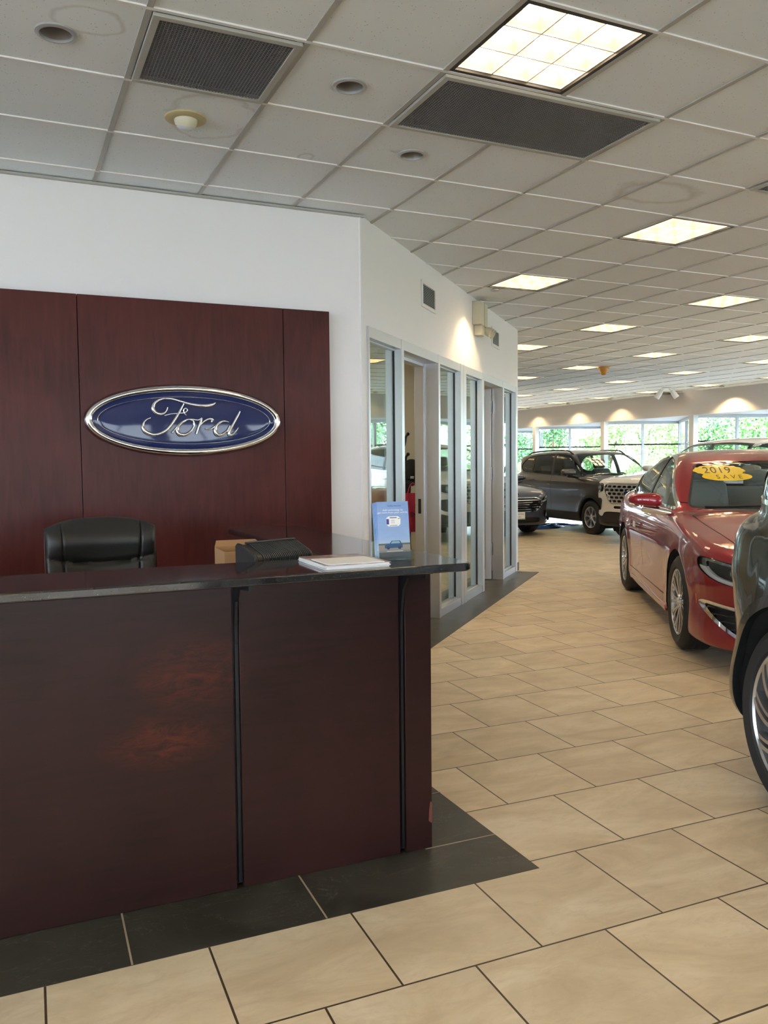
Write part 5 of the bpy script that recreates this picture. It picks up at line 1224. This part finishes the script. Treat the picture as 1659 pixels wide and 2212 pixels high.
b = MB(); b.box(xz+.0062, xz+.0085, -.145, .145, .345, .465, M_white); b.build('plate_face', parent=pf)
TX = Matrix(((0, 0, 1, 0), (1, 0, 0, 0), (0, 1, 0, 0), (0, 0, 0, 1)))
mpt = mat('plate_print', (.03, .04, .03), .5)
text('plate_lettering', 'HIGHLAND PARK', .032, mpt, pf, Matrix.Translation((xz+.0095, 0, .428)) @ TX, .0003); text('plate_lettering', 'MOTORS', .026, mpt, pf, Matrix.Translation((xz+.0095, .0, .378)) @ TX, .0003)
oval_badge(rF, nose_x(cF_, 0, .79)+.004, .79, .075)
# --- dark crossover cut by the right edge of the photo, tail towards the red sedan
nau = dict(w=.968, x0=-2.42, x1=2.42, H=1.69, fx=1.42, rx=-1.53, R=.378, Ra=.445, k=.12, crease=(.90, .6), clad=.045, cladz=.28, cladm=M_cladg, crown=.06, wc=.14, flare=.022,
 side=[(2.24, .26), (2.38, .32), (2.42, .55), (2.42, .85), (2.32, .98), (2.0, 1.05), (1.5, 1.10), (1.1, 1.14), (.3, 1.15), (-.8, 1.17), (-1.8, 1.19), (-2.12, 1.18), (-2.24, 1.10), (-2.36, .90), (-2.42, .62), (-2.36, .38), (-2.2, .28), (-1.4, .23), (1.2, .23)],
 plan=[(2.42, 0), (2.4, .4), (2.3, .68), (2.08, .86), (1.7, .95), (.9, .968), (-1.5, .968), (-1.85, .95), (-2.14, .86), (-2.32, .66), (-2.40, .35), (-2.42, 0)],
 sec=[(0, .2), (.75, .2), (.89, .26), (.95, .42), (.968, .62), (.955, .82), (.905, 1.0), (.85, 1.12), (.72, 1.24), (.4, 1.34), (0, 1.36)],
 gside=[(1.25, 1.05), (1.1, 1.14), (.7, 1.36), (.35, 1.54), (.1, 1.62), (-.3, 1.68), (-.8, 1.69), (-1.4, 1.65), (-1.85, 1.58), (-2.0, 1.50), (-2.22, 1.25), (-2.36, 1.0), (-2.3, .8), (-1, .8), (1.1, .8)],
 gplan=[(1.35, 0), (1.3, .45), (1.1, .76), (.7, .88), (0, .91), (-1.3, .90), (-1.8, .87), (-2.08, .76), (-2.24, .5), (-2.28, 0)],
 gsec=[(0, .8), (.90, .8), (.925, 1.05), (.90, 1.16), (.84, 1.33), (.77, 1.5), (.70, 1.61), (.56, 1.69), (.3, 1.73), (0, 1.74)],
 wind=[(0, 1.12), (.4, 1.12), (.70, 1.14), (.79, 1.18), (.73, 1.34), (.66, 1.49), (.60, 1.57), (.5, 1.59), (0, 1.60), (-.3, 1.60), (-.3, 1.12)],
 rwind=[(0, 1.20), (.62, 1.20), (.66, 1.24), (.60, 1.40), (.52, 1.50), (0, 1.51), (-.3, 1.51), (-.3, 1.20)],
 dlo=[(.95, 1.16), (.6, 1.36), (.35, 1.50), (.05, 1.565), (-.5, 1.59), (-1.2, 1.56), (-1.7, 1.46), (-2.02, 1.27), (-1.95, 1.21), (-1.0, 1.17), (.3, 1.13)],
 pillars=[(-.26, .045, -.15), (-1.28, .035, -.15)], tw=.02,
 doors=[[(.92, .34), (.96, .6), (.94, 1.14), (-.26, 1.18), (-.22, .34)], [(-.23, .34), (-.27, 1.18), (-1.4, 1.19), (-1.2, .85), (-1.0, .7), (-.92, .34)]],
 hood=(1.1, 2.2), hoody=lambda x: .80-.06*np.clip((x-1.1)/1.1, 0, 1)**2, handles=[(-.05, 1.0), (-1.1, 1.02)], hm=P_dark,
 mir=(.78, 1.08, 1.22), dash=1.0, dz=1.10, zf=.36, wz=1.15,
 front=[dict(k='lamp', p=[(.48, .86), (.66, .88), (.84, .90), (.86, .85), (.78, .78), (.6, .76), (.48, .78)], led=.80, ly=.6, proj=[(.62, .82, .03)], xm=1.4),
  dict(k='grille', p=[(0, .90), (.36, .90), (.40, .80), (.34, .62), (0, .60), (-.3, .60), (-.3, .90)], bars=(.6, .05, .006))])
an_ = math.radians(-110); hx, hy = math.cos(an_), math.sin(an_)
rN, cN_ = build_car('crossover', nau, .026, (2.60+1.48*hx+.966*(-hy), 2.12+1.48*hy+.966*hx), an_, 'dark crossover at the right edge, only its wheel arch and tail corner in view', 'car', P_dark, (.285, .255), 'curved', M_seatd)

# crumpled blue plastic sheet on the floor under the compact SUV
b = MB(); nx, ny = 50, 30; vs = []
rn = np.random.default_rng(3); ph = rn.uniform(0, 6, 12); fr_ = rn.uniform(2, 9, (12, 2))
for j in range(ny+1):
    for i in range(nx+1):
        u, v = i/nx, j/ny; x, y = u*1.7, v*.8
        hgt = sum(abs(math.sin(fr_[k][0]*x*1.4+fr_[k][1]*y*2+ph[k])) for k in range(12))/12
        vs.append((x+.05*math.sin(8*v), y+.06*math.sin(5*u*2+1), .006+.15*max(0, hgt-.45)*(4*u*(1-u)+.25)*(4*v*(1-v))))
b.add(vs, [(j*(nx+1)+i, j*(nx+1)+i+1, (j+1)*(nx+1)+i+1, (j+1)*(nx+1)+i) for j in range(ny) for i in range(nx)])
o = b.build('plastic_sheet', mat('blue_plastic', (.05, .16, .45), .25, 0, .5), smooth=50); o.location = (9.75, 14.0, .002); o.rotation_euler = (0, 0, .35)
tag(o, 'crumpled blue plastic sheet on the floor beneath the grey compact SUV', 'plastic sheet')

# ---------------------------------------------------------------- outside
b = MB(); mg_ = mat('grass', (.06, .13, .025), .9); L(mg_, ramp(mg_, noise(mg_, coords(mg_), .8, 5), ((.3, (.05, .11, .02)), (.7, (.13, .20, .05)))), bs(mg_).inputs['Base Color'])
b.box(-60, 120, -70, 120, -.6, -.11, mg_); struct(b.build('floor.001'))
b = MB(); mc = mat('pale_concrete', (.50, .49, .46), .9); b.box(17.6, 24.2, -60, 110, -.11, -.06, mc); b.box(-40, 17.6, -40, Y0-.3, -.11, -.06, mc); b.box(-40, XL-.3, Y0-.3, 60, -.11, -.06, mc); struct(b.build('floor.002'))
def leafm(name, c1, c2):
    m = mat(name, c1, .6); L(m, ramp(m, noise(m, coords(m), 1.5, 3), ((.35, c1), (.65, c2))), bs(m).inputs['Base Color'])
    bs(m).inputs['Transmission Weight'].default_value = 0
    return m
LV = [leafm('leaf_green', (.08, .22, .05), (.20, .40, .10)), leafm('leaf_pale', (.20, .36, .11), (.40, .52, .20)), leafm('leaf_dark', (.05, .16, .06), (.12, .28, .10))]
M_bark = mat('bark', (.09, .065, .045), .9)
def crown_mesh(name, blobs, n, size, m, rng):
    P = []
    w = np.array([bb[3]**2 for bb in blobs]); w = w/w.sum()
    for _ in range(n):
        c_ = blobs[rng.choice(len(blobs), p=w)]; d = rng.normal(size=3); d /= np.linalg.norm(d); q = np.array(c_[:3])+d*c_[3]*rng.uniform(.55, 1.05)*np.array([1, 1, .85]); P.append(q)
    vs = []; fs = []
    for k, q in enumerate(P):
        a = rng.normal(size=3); a /= np.linalg.norm(a); t = np.cross(a, rng.normal(size=3)); t /= np.linalg.norm(t); s_ = size*rng.uniform(.6, 1.3)
        vs += [tuple(q-a*s_), tuple(q+t*s_*.55), tuple(q+a*s_), tuple(q-t*s_*.55)]; fs.append((4*k, 4*k+1, 4*k+2, 4*k+3))
    b = MB(); b.add(vs, fs, m); return b
def tree(x, y, hgt, rad, kind, lab, grp, rng, bush=False):
    r = empty('bush' if bush else 'tree', (x, y, -.11), rng.uniform(0, 6), lab, 'bush' if bush else 'tree', grp)
    bl = []
    for k in range(9 if not bush else 6):
        t = rng.uniform(0, 2*PI); rr = rad*rng.uniform(.1, .75); bl.append((rr*math.cos(t), rr*math.sin(t), (hgt*(rng.uniform(.35, .85))) if not bush else hgt*rng.uniform(.3, .6), rad*rng.uniform(.35, .6)))
    crown_mesh('foliage', bl, 3200 if not bush else 2000, .085 if not bush else .06, LV[kind], rng).build('foliage', parent=r, fix=False)
    b = MB(); b.tube([(0, 0, -.3), (.05, 0, hgt*.3), (-.03, .05, hgt*.62)], [.14*rad/2, .10*rad/2, .05*rad/2] if not bush else [.05, .04, .02], 9, M_bark)
    for bb in bl[:5]: b.tube([(0, 0, hgt*.25), (bb[0]*.6, bb[1]*.6, (bb[2]+hgt*.2)*.6), bb[:3]], [.06*rad/2, .04*rad/2, .02*rad/2], 6, M_bark)
    b.build('trunk', parent=r, smooth=50)
rg = np.random.default_rng(11)
kn = ['mid green leafy tree', 'pale yellow green tree', 'dark green tree']; kb = ['mid green bush', 'pale yellow green bush', 'dark green bush']
for k in range(20):
    x = (29.3, 33.8)[k % 2]+rg.uniform(-.3, .3); y = 7+2.35*k+rg.uniform(-.25, .25); kd = int(rg.integers(0, 3))
    tree(x, y, rg.uniform(3.6, 5.4), rg.uniform(1.45, 1.8), kd, kn[kd]+' outside, beyond the showroom windows', kn[kd]+'s outside the windows', rg)
for k in range(26):
    x = (24.95, 26.3)[k % 2]+rg.uniform(-.05, .05); y = 8+1.15*k*1.25+rg.uniform(-.1, .1); kd = int(rg.integers(0, 3))
    tree(x, y, rg.uniform(1.5, 2.6), rg.uniform(.75, .95), kd, kb[kd]+' in the hedge outside the showroom windows', kb[kd]+'es outside the windows', rg, True)
